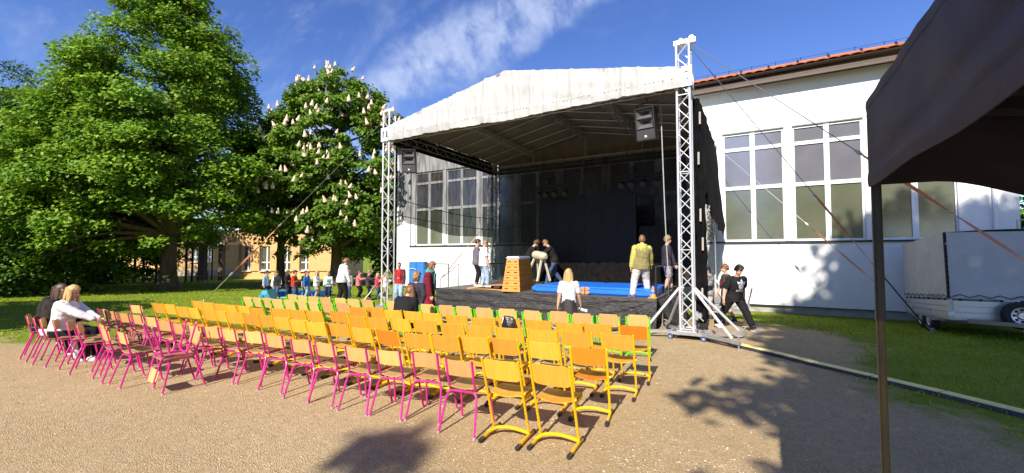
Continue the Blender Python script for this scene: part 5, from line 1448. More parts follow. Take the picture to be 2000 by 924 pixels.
    m.build('hair' if st != 'cap' else 'cap', hm if st != 'cap' else NAVY, t)
    return t, h, hc * h, R, tor
def build_people():
    TEE_B = cloth((.014, .014, .015), 'black tee'); C = cloth
    SIT = lambda h: dict(hip=(0, 0, (.465 + .055 * h) / h), feet=((-.06, .265, .045, 4), (.065, .25, .045, -6)))
    # on the stage
    person('boy in grey purple sweatshirt and black trousers standing left on the stage', (-8.22, 11.95, DZ), -52, 1.60, C((.135, .12, .155), 'grey purple jersey'), BLK, SHW, ('short', 'black'), hands=((-.10, .09, .49), (.13, .10, .47)), head=(-8, 12), lean=2)
    person('boy in white T-shirt and light blue jeans standing on the stage beside the springboard', (-7.78, 11.72, DZ), -40, 1.56, WHT, LJEANS, SHW, ('short', 'sandy'), sleeve='short', hands=((-.12, .10, .46), (.15, .08, .45)), head=(-14, 20), lean=3, fat=1.1, hem=.45, feet=((-.07, .0, .045, 8), (.065, .08, .045, -8)))
    person('boy in black polo shirt bending behind the vaulting box', (-7.28, 13.95, DZ), -75, 1.70, TEE_B, BLK, SHB, ('thick', 'brown'), sleeve='short', lean=26, hands=((-.06, .33, .52), (.12, .32, .53)), head=(10, 22), feet=((-.08, -.12, .045, 0), (.08, .06, .045, 0)))
    mt = person('man in black T-shirt with small white chest print lifting the vaulting buck', (-6.42, 14.2, DZ), 118, 1.74, TEE_B, JEANS, SHB, ('short', 'auburn'), sleeve='short', lean=24, hands=((-.10, .30, .55), (.10, .28, .47)), head=(8, 18), feet=((-.10, .10, .045, 0), (.09, -.22, .06, 0)), hip=(0, -.07, .50), fat=1.1)
    person('boy in yellow green hoodie and light grey sweatpants seen from behind on the stage', (-2.45, 11.12, DZ), 22, 1.60, C((.22, .19, .08), 'olive fleece'), C((.52, .50, .47), 'light grey jersey'), SHP, ('short', 'auburn'), hood=True, sleeve_m=C((.42, .40, .10), 'yellow green jersey'), hands=((-.185, -.02, .46), (.17, .16, .50)), head=(-20, 2), feet=((-.17, -.06, .045, 35), (.09, .05, .045, -12)), hip=(-.02, 0, .515), fat=1.22, hem=.46, side=3)
    person('boy in dark sweater and patterned shorts with white socks at the right of the stage', (-2.12, 12.75, DZ), -62, 1.62, C((.035, .03, .04), 'dark plum knit'), C((.05, .045, .07), 'patterned shorts', var=0, scale=22, col2=(.45, .42, .45)), SHB, ('thick', 'sandy'), legs='short', hands=((-.10, .12, .50), (.15, .10, .47)), head=(6, 6), fat=1.08, feet=((-.06, .1, .045, 0), (.07, -.08, .05, -6)))
    # in front of the stage
    w = person('blond woman in white T-shirt and long black skirt holding white paper rolls', (-3.48, 8.62, 0), 22, 1.56, WHT, BLK, SHB, ('long', 'blond'), sleeve='short', legs='none', hands=((-.16, .01, .44), (.17, .13, .47)), head=(-38, 8), hem=.53, fat=.94, shoulder_w=.92)
    t, h = w[0], w[1]
    m = MB(); rr = []
    for k in range(9):
        v = k / 8; z = .60 - .50 * v; rx = .082 + .075 * v ** .8; rr.append([((rx * (1 + .07 * sin(9 * 2 * pi * j / 48 + v) * v)) * cos(2 * pi * j / 48) * h, (rx * .86 * (1 + .07 * sin(9 * 2 * pi * j / 48) * v)) * sin(2 * pi * j / 48) * h - .005, z * h) for j in range(48)])
    m.loft(rr); m.build('skirt', mat('sheer black chiffon', (.028, .020, .022), .7, var=.4, scale=9, stretch=(1, 1, .2)), t)
    R = Matrix.Rotation(radians(22), 3, 'Z'); hw = R @ Vector((.165 * h, .155 * h, .425 * h)) + Vector((-3.48, 8.62, 0))
    pr = thing('paper_roll', 'white rolled sheets held low in the right hand of the blond woman', 'paper roll', hw)
    dx = Vector((cos(PSI), sin(PSI), 0)); m = MB(); m.cyl(dx * -.17 + Vector((0, -.03, .045)), dx * .15 + Vector((0, -.03, -.045)), .032, 12); m.build('sheet_roll', WHT, pr)
    m = MB(); m.cyl(dx * -.02 + Vector((0, -.03, .0)), dx * .01 + Vector((0, -.035, -.01)), .035, 12); m.build('band', BLACKR, pr)
    sw = person('woman in black hooded coat with brown hair sitting in the fourth row', (-5.9, 6.02, 0), 8, 1.66, C((.014, .013, .015), 'black soft shell', bump=.4, bscale=9), BLK, SHB, ('long', 'auburn'), lean=24, hands=((-.05, .24, .42), (.05, .24, .42)), head=(16, 14), fat=1.28, hem=.5, **SIT(1.66))
    cw = person('woman with curly light brown hair in dark jacket with her hand on her hip', (-6.86, 7.5, 0), 12, 1.44, C((.035, .032, .045), 'dark navy jacket', bump=.4, bscale=9), NAVY, SHB, ('curly', 'sandy'), hands=((-.15, .1, .5), (.125, -.06, .50)), arm_pole=((-.4, -1, -.2), (1, -.15, .1)), head=(-24, 4), fat=1.22, hem=.43)
    R = Matrix.Rotation(radians(12), 3, 'Z'); b = thing('backpack', 'small black backpack worn by the woman with curly hair', 'backpack', Vector((-6.86, 7.5, .0)) + R @ Vector((-.03, -.175, .93)), radians(12))
    m = MB(); m.sphere((0, 0, 0), (.125, .07, .17), 16, 12, lambda d: 1 + .12 * (abs(d.x * d.z))); m.build('bag_body', mat('black nylon', (.012, .012, .013), .4, bump=.3, bscale=30), b)
    m = MB(); m.bbox((0, -.06, -.05), (.16, .05, .14), .02); m.build('front_pocket', mat('black nylon', (.012, .012, .013)), b)
    for s in (-1, 1): m = MB(); m.sheet([[(s * (.07 + .015 * q), -.01 + .0 * k + .085 * sin(k / 8 * pi), .17 - .32 * k / 8 + .05 * sin(k / 8 * pi)) for k in range(9)] for q in (0, 2)], .006); m.build('strap', BLACKR, b)
    rc = person('woman in long dark red coat with teal scarf walking past the stage front', (-7.45, 8.6, 0), -62, 1.69, C((.20, .012, .026), 'crimson wool coat', bump=.3), BLK, SHB, ('bob', 'auburn'), hands=((-.12, .05, .45), (.15, .08, .44)), head=(-4, 18), hem=.26, flare=.03, fat=1.12, lean=5, sleeve_m=C((.15, .012, .022), 'dark red sleeve'), names=('coat', 'trousers'))
    t, h, hc, R, tor = rc
    m = MB()
    for k in range(18):
        a = 2 * pi * k / 18; a2 = 2 * pi * (k + 1) / 18; m.cyl(tor(.056 * cos(a), .056 * sin(a) + .004, .838 + .012 * sin(a * 3)) * h, tor(.056 * cos(a2), .056 * sin(a2) + .004, .838 + .012 * sin(a2 * 3)) * h, .026 * h, 8)
    m.sheet([[tor(.02 + .05 * q, .088 + .012 * sin(q * 9), .82 - .09 * k) * h for k in range(4)] for q in (-.5, 0, .5, 1)], .012); m.build('scarf', C((.05, .33, .31), 'teal knit', bump=.5), t)
    m = MB(); m.sheet([[tor(.045 + .05 * q, .105 + .012 * sin(k), .72 - .065 * k) * h for k in range(8)] for q in (-.5, 0, .5, 1)], .012); m.build('shawl', BLK, t)
    rt = person('person in red T-shirt and open dark jacket standing before the white hall corner', (-11.7, 11.85, 0), 205, 1.55, C((.38, .02, .028), 'red print tee', var=.1), LJEANS, SHW, ('short', 'auburn'), sleeve_m=C((.045, .04, .045), 'dark jacket sleeve'), hands=((-.13, .02, .46), (.13, .02, .46)), fat=1.12, hem=.48)
    t, h, hc, R, tor = rt; m = MB()
    for s in (-1, 1): m.sheet([[tor(s * (.115 - .03 * k), .02 + .065 * smooth(0, 2, k), .81 - .33 * j / 5) * h for j in range(6)] for k in range(3)], .012 * s)
    m.build('open_jacket', C((.045, .04, .045), 'dark jacket sleeve'), t)
    m = MB()
    for k in range(5): m.box(tor(0, .085, .70 - .022 * k) * h, (.10 - .02 * (k % 2), .006, .02))
    m.build('chest_print', mat('faded pink print', (.55, .22, .2), .8), t, smooth=False)
    person('woman in white hooded sweatshirt and black trousers bending over the line of children', (-13.62, 10.75, 0), -14, 1.72, C((.68, .69, .70), 'white sweatshirt', var=.05), BLK, SHB, ('thick', 'auburn'), lean=12, hands=((-.11, .12, .47), (.15, .13, .45)), head=(-10, 16), hood=True, fat=1.2, hem=.47, feet=((-.06, -.04, .045, 6), (.06, .07, .045, -6)))
    # right of the stage
    ad = person('teenager in black T-shirt with white three leaf print striding out beside the tower', (-.42, 11.9, 0), -143, 1.69, TEE_B, BLK, SHW, ('thick', 'black'), sleeve='short', lean=13, hands=((-.20, -.03, .47), (.19, .06, .455)), head=(6, 20), feet=((-.155, .22, .045, 14), (.13, -.23, .06, 8)), hip=(-.01, .02, .487), fat=1.12, hem=.46, vox=.009)
    logo(*ad)
    gb = person('boy with glasses in dark T-shirt with red square print and black shorts', (-.62, 13.15, gz(-.62, 13.15)), 112, 1.60, C((.05, .048, .05), 'charcoal tee'), BLK, SHB, ('thick', 'auburn'), sleeve='short', legs='short', hands=((-.13, .08, .47), (.13, .12, .46)), head=(8, 4), feet=((-.06, .10, .045, 4), (.06, -.14, .06, -6)))
    t, h, hc, R, tor = gb
    m = MB()
    for s in (-1, 1):
        pts = [hc + Vector((s * .02 + .017 * cos(a), .058, .008 + .013 * sin(a))) * h for a in [2 * pi * k / 12 for k in range(13)]]; m.tube(pts, .0025, 5)
        m.tube([hc + Vector((s * .037, .056, .01)) * h, hc + Vector((s * .052, .0, .006)) * h], .0025, 5)
    m.build('glasses', BLACKM, t)
    m = MB(); m.sheet([[tor(-.105 + .004 * j, .02 + .05 * q, .735 - .095 * j / 2) * h for j in range(3)] for q in (0, .5, 1)], -.006); m.sheet([[tor(.05 * (q - .5) * 1.6 , .096, .74 - .095 * j / 2) * h for j in range(3)] for q in (0, 1)], .006); m.build('chest_print', C((.42, .03, .04), 'red print'), t)
    camo = mat('black and grey camouflage cloth', (.012, .012, .013), .85, scale=11, col2=(.34, .33, .32), bump=.2, detail=2)
    person('boy in black and grey camouflage hoodie and pale shorts behind the tower', (-1.13, 13.9, gz(-1.1, 13.9)), 122, 1.54, camo, GREYC, SHB, ('thick', 'black'), legs='short', hands=((-.2, .22, .66), (.13, .06, .46)), head=(6, 5), hood=True, fat=1.1, hem=.44)
    # girls sitting at the left
    for lab, pt, f, h, top, bot, hr, k in (('girl with long blond hair in white sweater sitting on a magenta chair', (-10.84, 2.38), -44, 1.66, C((.74, .74, .76), 'white knit', var=.04), BLK, ('long', 'blond'), dict(lean=9, hands=((-.05, .30, .42), (.06, .33, .43)), head=(-8, 16), fat=1.15, hem=.525)),
                                        ('girl with brown hair in dark jacket sitting left of the blond girl', (-11.24, 2.36), -40, 1.66, C((.03, .024, .022), 'dark brown jacket'), WHT, ('long', 'brown'), dict(lean=5, hands=((-.05, .26, .42), (.06, .26, .42)), head=(-20, 10), fat=1.2, hem=.525)),
                                        ('girl with dark hair leaning back at the left end of the chairs', (-11.66, 2.36), -36, 1.62, C((.02, .018, .02), 'black jacket'), BLK, ('long', 'dark'), dict(lean=6, side=-10, hands=((-.05, .22, .42), (.06, .22, .42)), head=(-10, 14), fat=1.25, hem=.525))):
        a = radians(f); person(lab, (pt[0] - .26 * sin(a), pt[1] + .26 * cos(a), 0), f, h, top, bot, SHW, hr, **k, **SIT(h))
    # children in a line on the lawn
    g = 'children lined up on the lawn'; F = lambda *c: C(c)
    lt = (.30, .38, .52)
    kids = [((-18.07, 10.44), -60, 1.15, lt, NAVY, ('short', 'dark'), 'child in pale blue hoodie and navy jeans at the left end of the line', {}),
            ((-17.78, 10.62), -48, 1.15, (.74, .74, .74), LJEANS, ('bob', 'sandy'), 'child in white T-shirt and pale jeans, second in the line', dict(sleeve='short', lean=10)),
            ((-17.50, 10.62), 200, 1.13, (.02, .02, .022), JEANS, ('short', 'brown'), 'child in black jacket with white sleeve stripe', dict(stripe=True)),
            ((-17.36, 10.95), -65, 1.17, (.018, .017, .018), NAVY, ('long', 'brown'), 'child in black top with long brown hair and navy trousers', dict(fold=True)),
            ((-17.02, 11.04), -58, 1.16, (.55, .03, .02), JEANS, ('short', 'dark'), 'child in bright red T-shirt and blue jeans', dict(fold=True, sleeve='short')),
            ((-16.62, 11.30), -90, 1.16, (.02, .022, .03), BLK, ('cap', 'dark'), 'child in dark T-shirt with coloured print and grey cap', dict(sleeve='short', print=True)),
            ((-16.40, 11.20), -70, 1.14, (.03, .14, .42), LJEANS, ('tail', 'auburn'), 'child in bright blue jacket with auburn ponytail', {}),
            ((-16.24, 11.55), -64, 1.16, (.72, .72, .72), F(.45, .34, .26), ('long', 'fair'), 'blond child in white top and beige trousers', dict(fold=True)),
            ((-15.74, 11.77), 225, 1.12, (.60, .60, .60), NAVY, ('short', 'fair'), 'child in white sweater with black streaks and dark jeans', dict(print=True)),
            ((-14.94, 12.22), 180, 1.17, (.22, .21, .24), JEANS, ('short', 'sandy'), 'child in grey sweater beside the woman in white', {}),
            ((-14.62, 12.41), -60, 1.17, (.62, .16, .20), BLK, ('tail', 'brown'), 'child in pink jacket reaching forward with both arms', dict(reach=True)),
            ((-14.26, 12.61), -62, 1.17, (.045, .045, .055), BLK, ('short', 'sandy'), 'child in dark grey jacket reaching forward with both arms', dict(reach=True)),
            ((-13.93, 12.80), -60, 1.05, (.62, .05, .13), JEANS, ('bob', 'fair'), 'small blond child in raspberry top with arms forward', dict(reach=True)),
            ((-13.62, 12.97), -60, 1.06, (.70, .68, .70), F(.5, .3, .3), ('tail', 'fair'), 'small blond child in white top half hidden by the left tower', dict(reach=True))]
    for (x, y), f, h, top, bot, hr, lab, o in kids:
        hands = None
        if o.get('fold'): hands = ((.03, .11, .60), (-.03, .125, .585))
        if o.get('reach'): hands = ((-.06, .28, .70), (.07, .28, .70))
        p = person(lab, (x, y, gz(x, y)), f, h, F(*top), bot, SHB if h > 1.15 else SHW, hr, hands=hands, kid=.8, lean=o.get('lean', 2), sleeve=o.get('sleeve', 'long'), vox=.0125, group=g, fat=1.12, head=(random.uniform(-12, 12), random.uniform(0, 8)), arm_pole=((-1, -.3, -.6), (1, -.3, -.6)) if o.get('fold') else None)
        t, hh, hc, R, tor = p
        if o.get('print'):
            m = MB(); m.sheet([[tor(-.04 + .04 * i, .088 * 1.12 - .004 * abs(i - 1), .74 - .05 * j) * hh for j in range(3)] for i in range(3)], .008); m.build('chest_print', mat('teal and black print', (.02, .02, .02), .8, scale=30, col2=(.15, .5, .5)), t)
        if o.get('stripe'):
            m = MB()
            for s in (-1, 1): m.cyl(tor(s * .145, .0, .78) * hh, Vector((s * .175 * hh, .02 * hh, .52 * hh)), .017 * hh, 6)
            m.build('sleeve_stripe', WHT, t)
def logo(t, h, hc, R, tor):
    """three leaf emblem with stripes and a word under it, laid onto the chest"""
    sh = [c for c in t.children if c.name.startswith('shirt')][0]
    bv = BVHTree.FromPolygons([v.co.copy() for v in sh.data.vertices], [tuple(p.vertices) for p in sh.data.polygons])
    m = MB(); c0 = tor(-.022, 0, .70) * h; up = (R @ Vector((0, 0, 1))).normalized(); S_ = .088 * h
    def put(x, z):
        p = c0 + Vector((-x, 0, 0)) + up * z; hit = bv.ray_cast(p + Vector((0, .5, -.0)), Vector((0, -1, 0)))
        return (hit[0] + Vector((0, .004, 0))) if hit[0] is not None else p + Vector((0, .1 * h, 0))
    def leaf(a, ln, wd):
        n = 10; L = []; Rr = []
        for i in range(n + 1):
            v = i / n; w = wd * sin(pi * min(1, v ** .75)) ** .8; x, z = v * ln * sin(a), v * ln * cos(a) + .0; nx, nz = cos(a), -sin(a)
            L.append((x - nx * w, z - nz * w)); Rr.append((x + nx * w, z + nz * w))
        for i in range(n):
            mid = (L[i][1] + Rr[i][1]) / 2 + S_ * .0
            m.add([put(*L[i]), put(*Rr[i]), put(*Rr[i + 1]), put(*L[i + 1])], [(0, 1, 2, 3)])
    for a, ln, wd in ((-.86, S_ * 1.02, S_ * .25), (0, S_ * 1.12, S_ * .27), (.86, S_ * 1.02, S_ * .25)): leaf(a, ln, wd)
    for k in range(3):
        z0 = -S_ * (.10 + .17 * k); w = S_ * (.52 - .09 * k)
        for s in range(6):
            x0, x1 = -w + 2 * w * s / 6, -w + 2 * w * (s + 1) / 6; m.add([put(x0, z0), put(x1, z0), put(x1, z0 - S_ * .10), put(x0, z0 - S_ * .10)], [(0, 1, 2, 3)])
    m.build('shirt_logo', mat('white screen print', (.78, .78, .78), .7, var=.02), t, smooth=False)
    cu = bpy.data.curves.new('word', 'FONT'); cu.body = 'adidas'; cu.size = S_ * .62; cu.align_x = 'CENTER'; cu.resolution_u = 2
    ob = bpy.data.objects.new('word', cu); COL.objects.link(ob); me = bpy.data.meshes.new_from_object(ob.evaluated_get(bpy.context.evaluated_depsgraph_get())); bpy.data.objects.remove(ob)
    for v in me.vertices: v.co = put(v.co.x, v.co.y - S_ * 1.02)
    me.materials.clear(); me.materials.append(MATS['white screen print']); link('shirt_lettering', me, t)
build_people()
# ------------------------------------------------------------------ trees
def leaf_mat(name, c, c2, trans=.28, scale=.9, rough=.55):
    return mat(name, c, rough, col2=c2, scale=scale, trans=trans, island=.28, spec=.3)
BARK = mat('rough grey bark', (.115, .085, .06), .95, var=.4, scale=7, stretch=(1, 1, .25), bump=1.0, bscale=22)
def crown_mesh(name, centers, n_leaf, rx, rz, leaf, droop, m, axis_xy, rng, up=.75, fold=True, asp=.62):
    """leaf faces gathered in flat, slightly drooping sprays; centers: array (k,3) with local size factor"""
    K = len(centers); c = np.repeat(centers[:, :3], n_leaf, 0); s = np.repeat(centers[:, 3], n_leaf); N = len(c)
    a = rng.uniform(0, 2 * pi, N); r = np.sqrt(rng.uniform(0, 1, N)); dx = np.cos(a) * r; dy = np.sin(a) * r
    out = c[:, :2] - np.array(axis_xy)[None]; ol = np.linalg.norm(out, axis=1, keepdims=True) + 1e-6; out = out / ol
    P = c.copy(); P[:, 0] += dx * rx * s; P[:, 1] += dy * rx * s
    ahead = dx * out[:, 0] + dy * out[:, 1]
    P[:, 2] += rng.normal(0, 1, N) * rz * s * .55 - droop * s * rx * (r ** 2 * .5 + np.maximum(0, ahead) * .55)
    nrm = np.stack([out[:, 0] * .35 + rng.normal(0, .45, N), out[:, 1] * .35 - .22 + rng.normal(0, .42, N), up + rng.normal(0, .35, N)], 1); nrm /= np.linalg.norm(nrm, axis=1, keepdims=True)
    t = np.cross(nrm, rng.normal(0, 1, (N, 3))); t /= np.linalg.norm(t, axis=1, keepdims=True) + 1e-9; b = np.cross(nrm, t)
    L = (leaf * rng.uniform(.65, 1.3, N))[:, None]; Wd = L * asp
    v0 = P - t * L * .5; v2 = P + t * L * .5; v1 = P - b * Wd * .5 + nrm * L * .10; v3 = P + b * Wd * .5 + nrm * L * .10
    V = np.stack([v0, v1, v2, v3], 1).reshape(-1, 3).astype('f')
    me = bpy.data.meshes.new(name); me.vertices.add(4 * N); me.vertices.foreach_set('co', V.ravel())
    me.loops.add(4 * N); me.loops.foreach_set('vertex_index', np.arange(4 * N, dtype='i')); me.polygons.add(N); me.polygons.foreach_set('loop_start', np.arange(0, 4 * N, 4, dtype='i'))
    try: me.polygons.foreach_set('loop_total', np.full(N, 4, 'i'))
    except Exception: pass
    me.update(); me.validate(); me.materials.append(m); return me
def env_points(prof, n, rng, shell=.45, wob=.16, bias=None, sec=None):
    """points in a crown given by profile [(z, radius)], mostly towards the outside"""
    zs = np.array([p[0] for p in prof]); rs = np.array([p[1] for p in prof]); out = []
    ph = rng.uniform(0, 6.28, 6)
    zz = np.linspace(zs[0], zs[-1], 200); ww = np.interp(zz, zs, rs) + .25; cdf = np.cumsum(ww); cdf /= cdf[-1]
    while len(out) < n:
        z = np.interp(rng.uniform(), cdf, zz); a = rng.uniform(0, 2 * pi)
        if sec and not sec(a, z): continue
        R = np.interp(z, zs, rs) * (1 + wob * (sin(3 * a + ph[0] + z * .5) * .5 + sin(5 * a + ph[1] - z * .9) * .35 + sin(8 * a + ph[2] + z * 1.7) * .3))
        q = shell + (1 - shell) * rng.uniform() ** .55 if rng.uniform() < .82 else rng.uniform() * .8
        out.append((R * q * cos(a), R * q * sin(a), z, rng.uniform(.7, 1.25)))
    return np.array(out)
def tree(name, label, loc, prof, n_spray, n_leaf, spray, leaf, mats, seed, trunk_r=.4, trunk_top=None, droop=.35, group=None, limbs=60, rz=.28, lean=(0, 0), up=.75, fork=2.2, shell=.45, sec=None, asp=.62, wob=.16, lobes=0, lobe_r=1.3, coff=(0, 0)):
    rng = np.random.default_rng(seed); t = thing(name, label, 'tree', loc, 0, group)
    ztop = prof[-1][0]
    if lobes:
        # sprays gather on the upper and outer side of big boughs, which leaves dark hollows between them
        lc = env_points(prof, lobes, rng, .72, wob, sec=sec); out = []
        for k in range(n_spray):
            x, y, z, s_ = lc[k % lobes]; o_ = Vector((x, y, 0)); o_ = o_.normalized() if o_.length > .1 else Vector((0, 0, 1))
            d = Vector(rng.normal(0, 1, 3)) + o_ * .55 + Vector((0, 0, .75)); d.normalize(); q = lobe_r * s_ * rng.uniform(.55, 1.05)
            out.append((x + d.x * q, y + d.y * q, max(prof[0][0] * .6, z + d.z * q * .85 - .12 * q), rng.uniform(.65, 1.2)))
        pts = np.array(out); pts[:, 0] += coff[0] * np.clip(1.3 - pts[:, 2] / 14, 0, 1); pts[:, 1] += coff[1] * np.clip(1.3 - pts[:, 2] / 14, 0, 1)
    else: pts = env_points(prof, n_spray, rng, shell, wob, sec=sec)
    for k, mm in enumerate(mats):
        sub = pts[k::len(mats)]; link('crown', crown_mesh('crown', sub, n_leaf, spray, rz * spray, leaf, droop, mm, (0, 0), rng, up, asp=asp), t)
    m = MB(); n = 14; tt = trunk_top or ztop * .86; rings = []
    K = 16
    for i in range(K + 1):
        v = i / K; z = tt * v; r = trunk_r * (1 - .82 * v ** .8) * (1 + .55 * math.exp(-z / .35)); cx, cy = lean[0] * v + .12 * sin(v * 7 + seed) * v, lean[1] * v + .12 * cos(v * 5 + seed) * v
        rings.append([(cx + r * cos(2 * pi * j / n) * (1 + .10 * noise.noise((j * 1.1, z * .7, seed))), cy + r * sin(2 * pi * j / n) * (1 + .10 * noise.noise((j * 1.1, z * .7, seed + 3))), z - .15) for j in range(n)])
    m.loft(rings); m.build('trunk', BARK, t, sharp=80)
    m = MB(); idx = rng.choice(len(pts), min(limbs, len(pts)), replace=False)
    for q in idx:
        x, y, z, s = pts[q]; rr = hypot(x, y); z0 = max(fork, min(tt * .95, z - rr * rng.uniform(.25, .75))); v = z0 / tt; a = Vector((lean[0] * v, lean[1] * v, z0)); b = Vector((x, y, z))
        mid = a.lerp(b, .5) + Vector((0, 0, rr * .06)); r0 = trunk_r * (1 - .8 * v) * .42 + .015
        m.tube([a, a.lerp(mid, .6), mid, b], [r0, r0 * .75, r0 * .5, .012], 5, False)
    m.build('limb', BARK, t)
    return t, pts, rng
MAPLE = leaf_mat('maple leaf', (.095, .215, .012), (.18, .31, .018)); MAPLE2 = leaf_mat('maple leaf light', (.135, .275, .014), (.245, .37, .026))
CHEST = leaf_mat('chestnut leaf', (.075, .17, .010), (.16, .265, .018)); DARKL = leaf_mat('dark leaf', (.035, .085, .010), (.075, .14, .015), .3); BUSH = leaf_mat('bush leaf', (.05, .125, .012), (.11, .20, .02))
def build_trees():
    tree('maple_tree', 'huge broad maple tree with layered bright green crown on the lawn', (-26.7, 10.3, 0),
         [(1.2, 4.2), (3, 4.9), (5, 5.1), (7.2, 4.8), (9.9, 3.9), (12.2, 2.9), (14, 1.9), (15.3, 1.0), (16, .3)], 2000, 88, .60, .19, [MAPLE, MAPLE2], 5, .40, 15.5, .25, limbs=170, rz=.5, fork=2.9, wob=.18, shell=.5, lobes=235, lobe_r=1.2, up=.85, coff=(-.6, -.35), sec=lambda a, z: z > 1.5 + 1.9 * smooth(-.3, .4, cos(a - PSI)))
    PROF = [(2.0, 2.0), (2.8, 3.0), (4, 3.5), (6, 3.6), (8, 3.4), (10, 2.8), (11.4, 1.9), (12.3, .8), (12.7, .3)]
    t, pts, rng = tree('chestnut_tree', 'round horse chestnut tree covered with pale flower candles', (-21.6, 16.7, 0), PROF, 1150, 85, .5, .22, [CHEST], 9, .36, 12, .45, limbs=90, rz=.45, up=.5, shell=.6, lobes=190, lobe_r=.95, wob=.14)
    # flower candles stand on the outside of the crown, on the sides in view and on top
    cm = MB(); rr = []
    for k in range(9):
        v = k / 8; r = .078 * (1 - v) ** .8 * (1 if k else .6) + .012; rr.append([(r * (1 + .3 * ((j + k) % 2)) * cos(2 * pi * j / 8 + k * .4), r * (1 + .3 * ((j + k) % 2)) * sin(2 * pi * j / 8 + k * .4),   .34 * v) for j in range(8)])
    cm.loft(rr); me = cm.mesh('flower_candle', mat('cream blossom', (.80, .68, .48), .8, col2=(.74, .50, .36), scale=18), smooth=False)
    vd = Vector((21.6, -16.7)).normalized(); n = 0
    # blossoms where the sprays meet the light on the open side: the outermost spray of each patch of the crown
    sd = Vector((-vd.y, vd.x)); bins = {}
    for p in pts:
        key = (round((p[0] * sd.x + p[1] * sd.y) / .42), round(p[2] / .42)); bins.setdefault(key, []).append((p[0] * vd.x + p[1] * vd.y, tuple(p)))
    cand = []
    for v in bins.values():
        v.sort(reverse=True); cand += [q[1] for q in v[:2]]
    while n < 298:
        p = cand[int(rng.integers(len(cand)))]; k = rng.uniform(.45, .95)
        if noise.noise((p[0] * .5, p[1] * .5, p[2] * .5)) < -.3: continue
        o = link('flower_candle', me, t, (p[0] + vd.x * k + rng.normal(0, .2), p[1] + vd.y * k + rng.normal(0, .2), p[2] + rng.uniform(.05, .3))); s = rng.uniform(.75, 1.15); o.scale = (s, s, s); o.rotation_euler = (rng.normal(0, .2), rng.normal(0, .2), rng.uniform(0, 6)); n += 1
    g = 'dark trees at the left edge'
    tree('lime_tree', 'leafy green tree at the left edge in front of the darker trees', (-35.0, 7.5, 0), [(1.2, 2.5), (2, 4.2), (4, 4.8), (6.5, 4.7), (9.2, 3.6), (11.2, 1.0)], 330, 120, .85, .21, [MAPLE, DARKL], 21, .35, 9, .4, g, 50)
    tree('beech_tree', 'tall dark tree behind the huge maple at the left edge', (-46, 10.5, 0), [(2, 3.5), (5, 5.0), (9, 5.0), (12, 4.0), (14.2, 2.2), (15.2, .6)], 300, 120, 1.1, .26, [DARKL], 22, .4, 14, .4, g, 60)
    tree('birch_tree', 'thin leaved tree top reaching in from the left edge against the sky', (-50.5, 8.2, 0), [(8, 2.4), (10.5, 3.6), (13, 4.2), (15.5, 3.4), (17, 1.2)], 120, 60, .8, .2, [DARKL], 23, .25, 12, .5, g, 60, shell=.3)
    tree('spruce_tree', 'brownish dark spruce top between the maple and the sky at the left', (-48.5, 13.5, 0), [(3, 3.6), (7, 3.1), (11, 2.3), (15, 1.4), (18.5, .3)], 260, 80, .8, .2, [leaf_mat('spruce needle', (.03, .045, .018), (.07, .06, .03), .1)], 24, .3, 18, .9, g, 60)
    tree('hedge_tree', 'low dense dark tree in shade between the bush and the maple trunk', (-38.5, 11.0, 0), [(.2, 3.0), (1.5, 4.4), (3.5, 4.6), (5.5, 3.6), (7, 1.2)], 240, 110, .9, .24, [DARKL], 25, .3, 6, .3, g, 40)  # leaf colour kept dark to hold the shade of the taller trees
    t, _, _ = tree('leafy_bush', 'leafy bush with large bright leaves at the lower left edge', (-30.0, 5.6, 0), [(.1, 1.9), (.9, 2.8), (2.1, 3.2), (3.6, 2.6), (4.7, 1.0)], 190, 110, .7, .2, [BUSH], 27, .08, 2.5, .5, None, 40, fork=.2); t['category'] = 'bush'
    tree('lawn_tree', 'dark leafy tree filling the gap between the maple and the chestnut', (-25.4, 15.6, 0), [(4.4, 1.8), (5.5, 2.8), (7, 3.0), (8.5, 2.4), (9.8, 1.2)], 210, 120, .8, .22, [CHEST], 28, .28, 9, .45, None, 40)
    tree('cypress_tree', 'dark shaded tree behind the chestnut beside the hall corner', (-21.2, 22.5, 0), [(.2, 3.0), (2, 3.8), (5, 3.6), (8, 2.6), (10, .8)], 220, 110, .9, .24, [DARKL], 29, .3, 9, .4, None, 30)
    tree('garden_tree', 'bit of green tree showing behind the right corner of the hall', (9.2, 21.5, 0), [(.5, 1.6), (2, 2.2), (4, 2.2), (6, 1.3), (7, .4)], 90, 90, .8, .24, [BUSH], 30, .2, 6, .3, None, 20)
    # trees behind the camera: they throw the dappled shade on the yard, the trailer and the lawn
    g = 'shade trees behind the camera'
    tree('shade_tree', 'tall tree behind the camera that shades the right of the yard', (7.9, -6.2, 0), [(4.6, 4.2), (6.0, 5.6), (8, 6.2), (11, 6.2), (14.5, 6.2), (16.8, 5.7), (18.6, 4.2), (19.6, 1.8)], 960, 85, 1.0, .32, [MAPLE], 31, .5, 18, .4, g, 60, wob=.14, sec=lambda a, z: not (11.6 < z < 15.2 and sin(a * 6 + z * 3.1) > .15))
    tree('shade_tree', 'tree behind the camera whose top shades the gravel before the chairs', (-1.75, -13.3, 0), [(6.5, .5), (8, .6), (10, .6), (11.6, .5), (12.5, .3)], 44, 46, .42, .2, [MAPLE], 32, .35, 12, .4, g, 30)
    tree('shade_tree', 'tree behind the left edge that shades a strip of lawn', (-20.5, -2.6, 0), [(1.6, 2.6), (3, 4.2), (4.2, 4.2), (5.0, 2.5), (5.6, .8)], 240, 60, 1.0, .34, [MAPLE], 33, .35, 7, .4, g, 30)
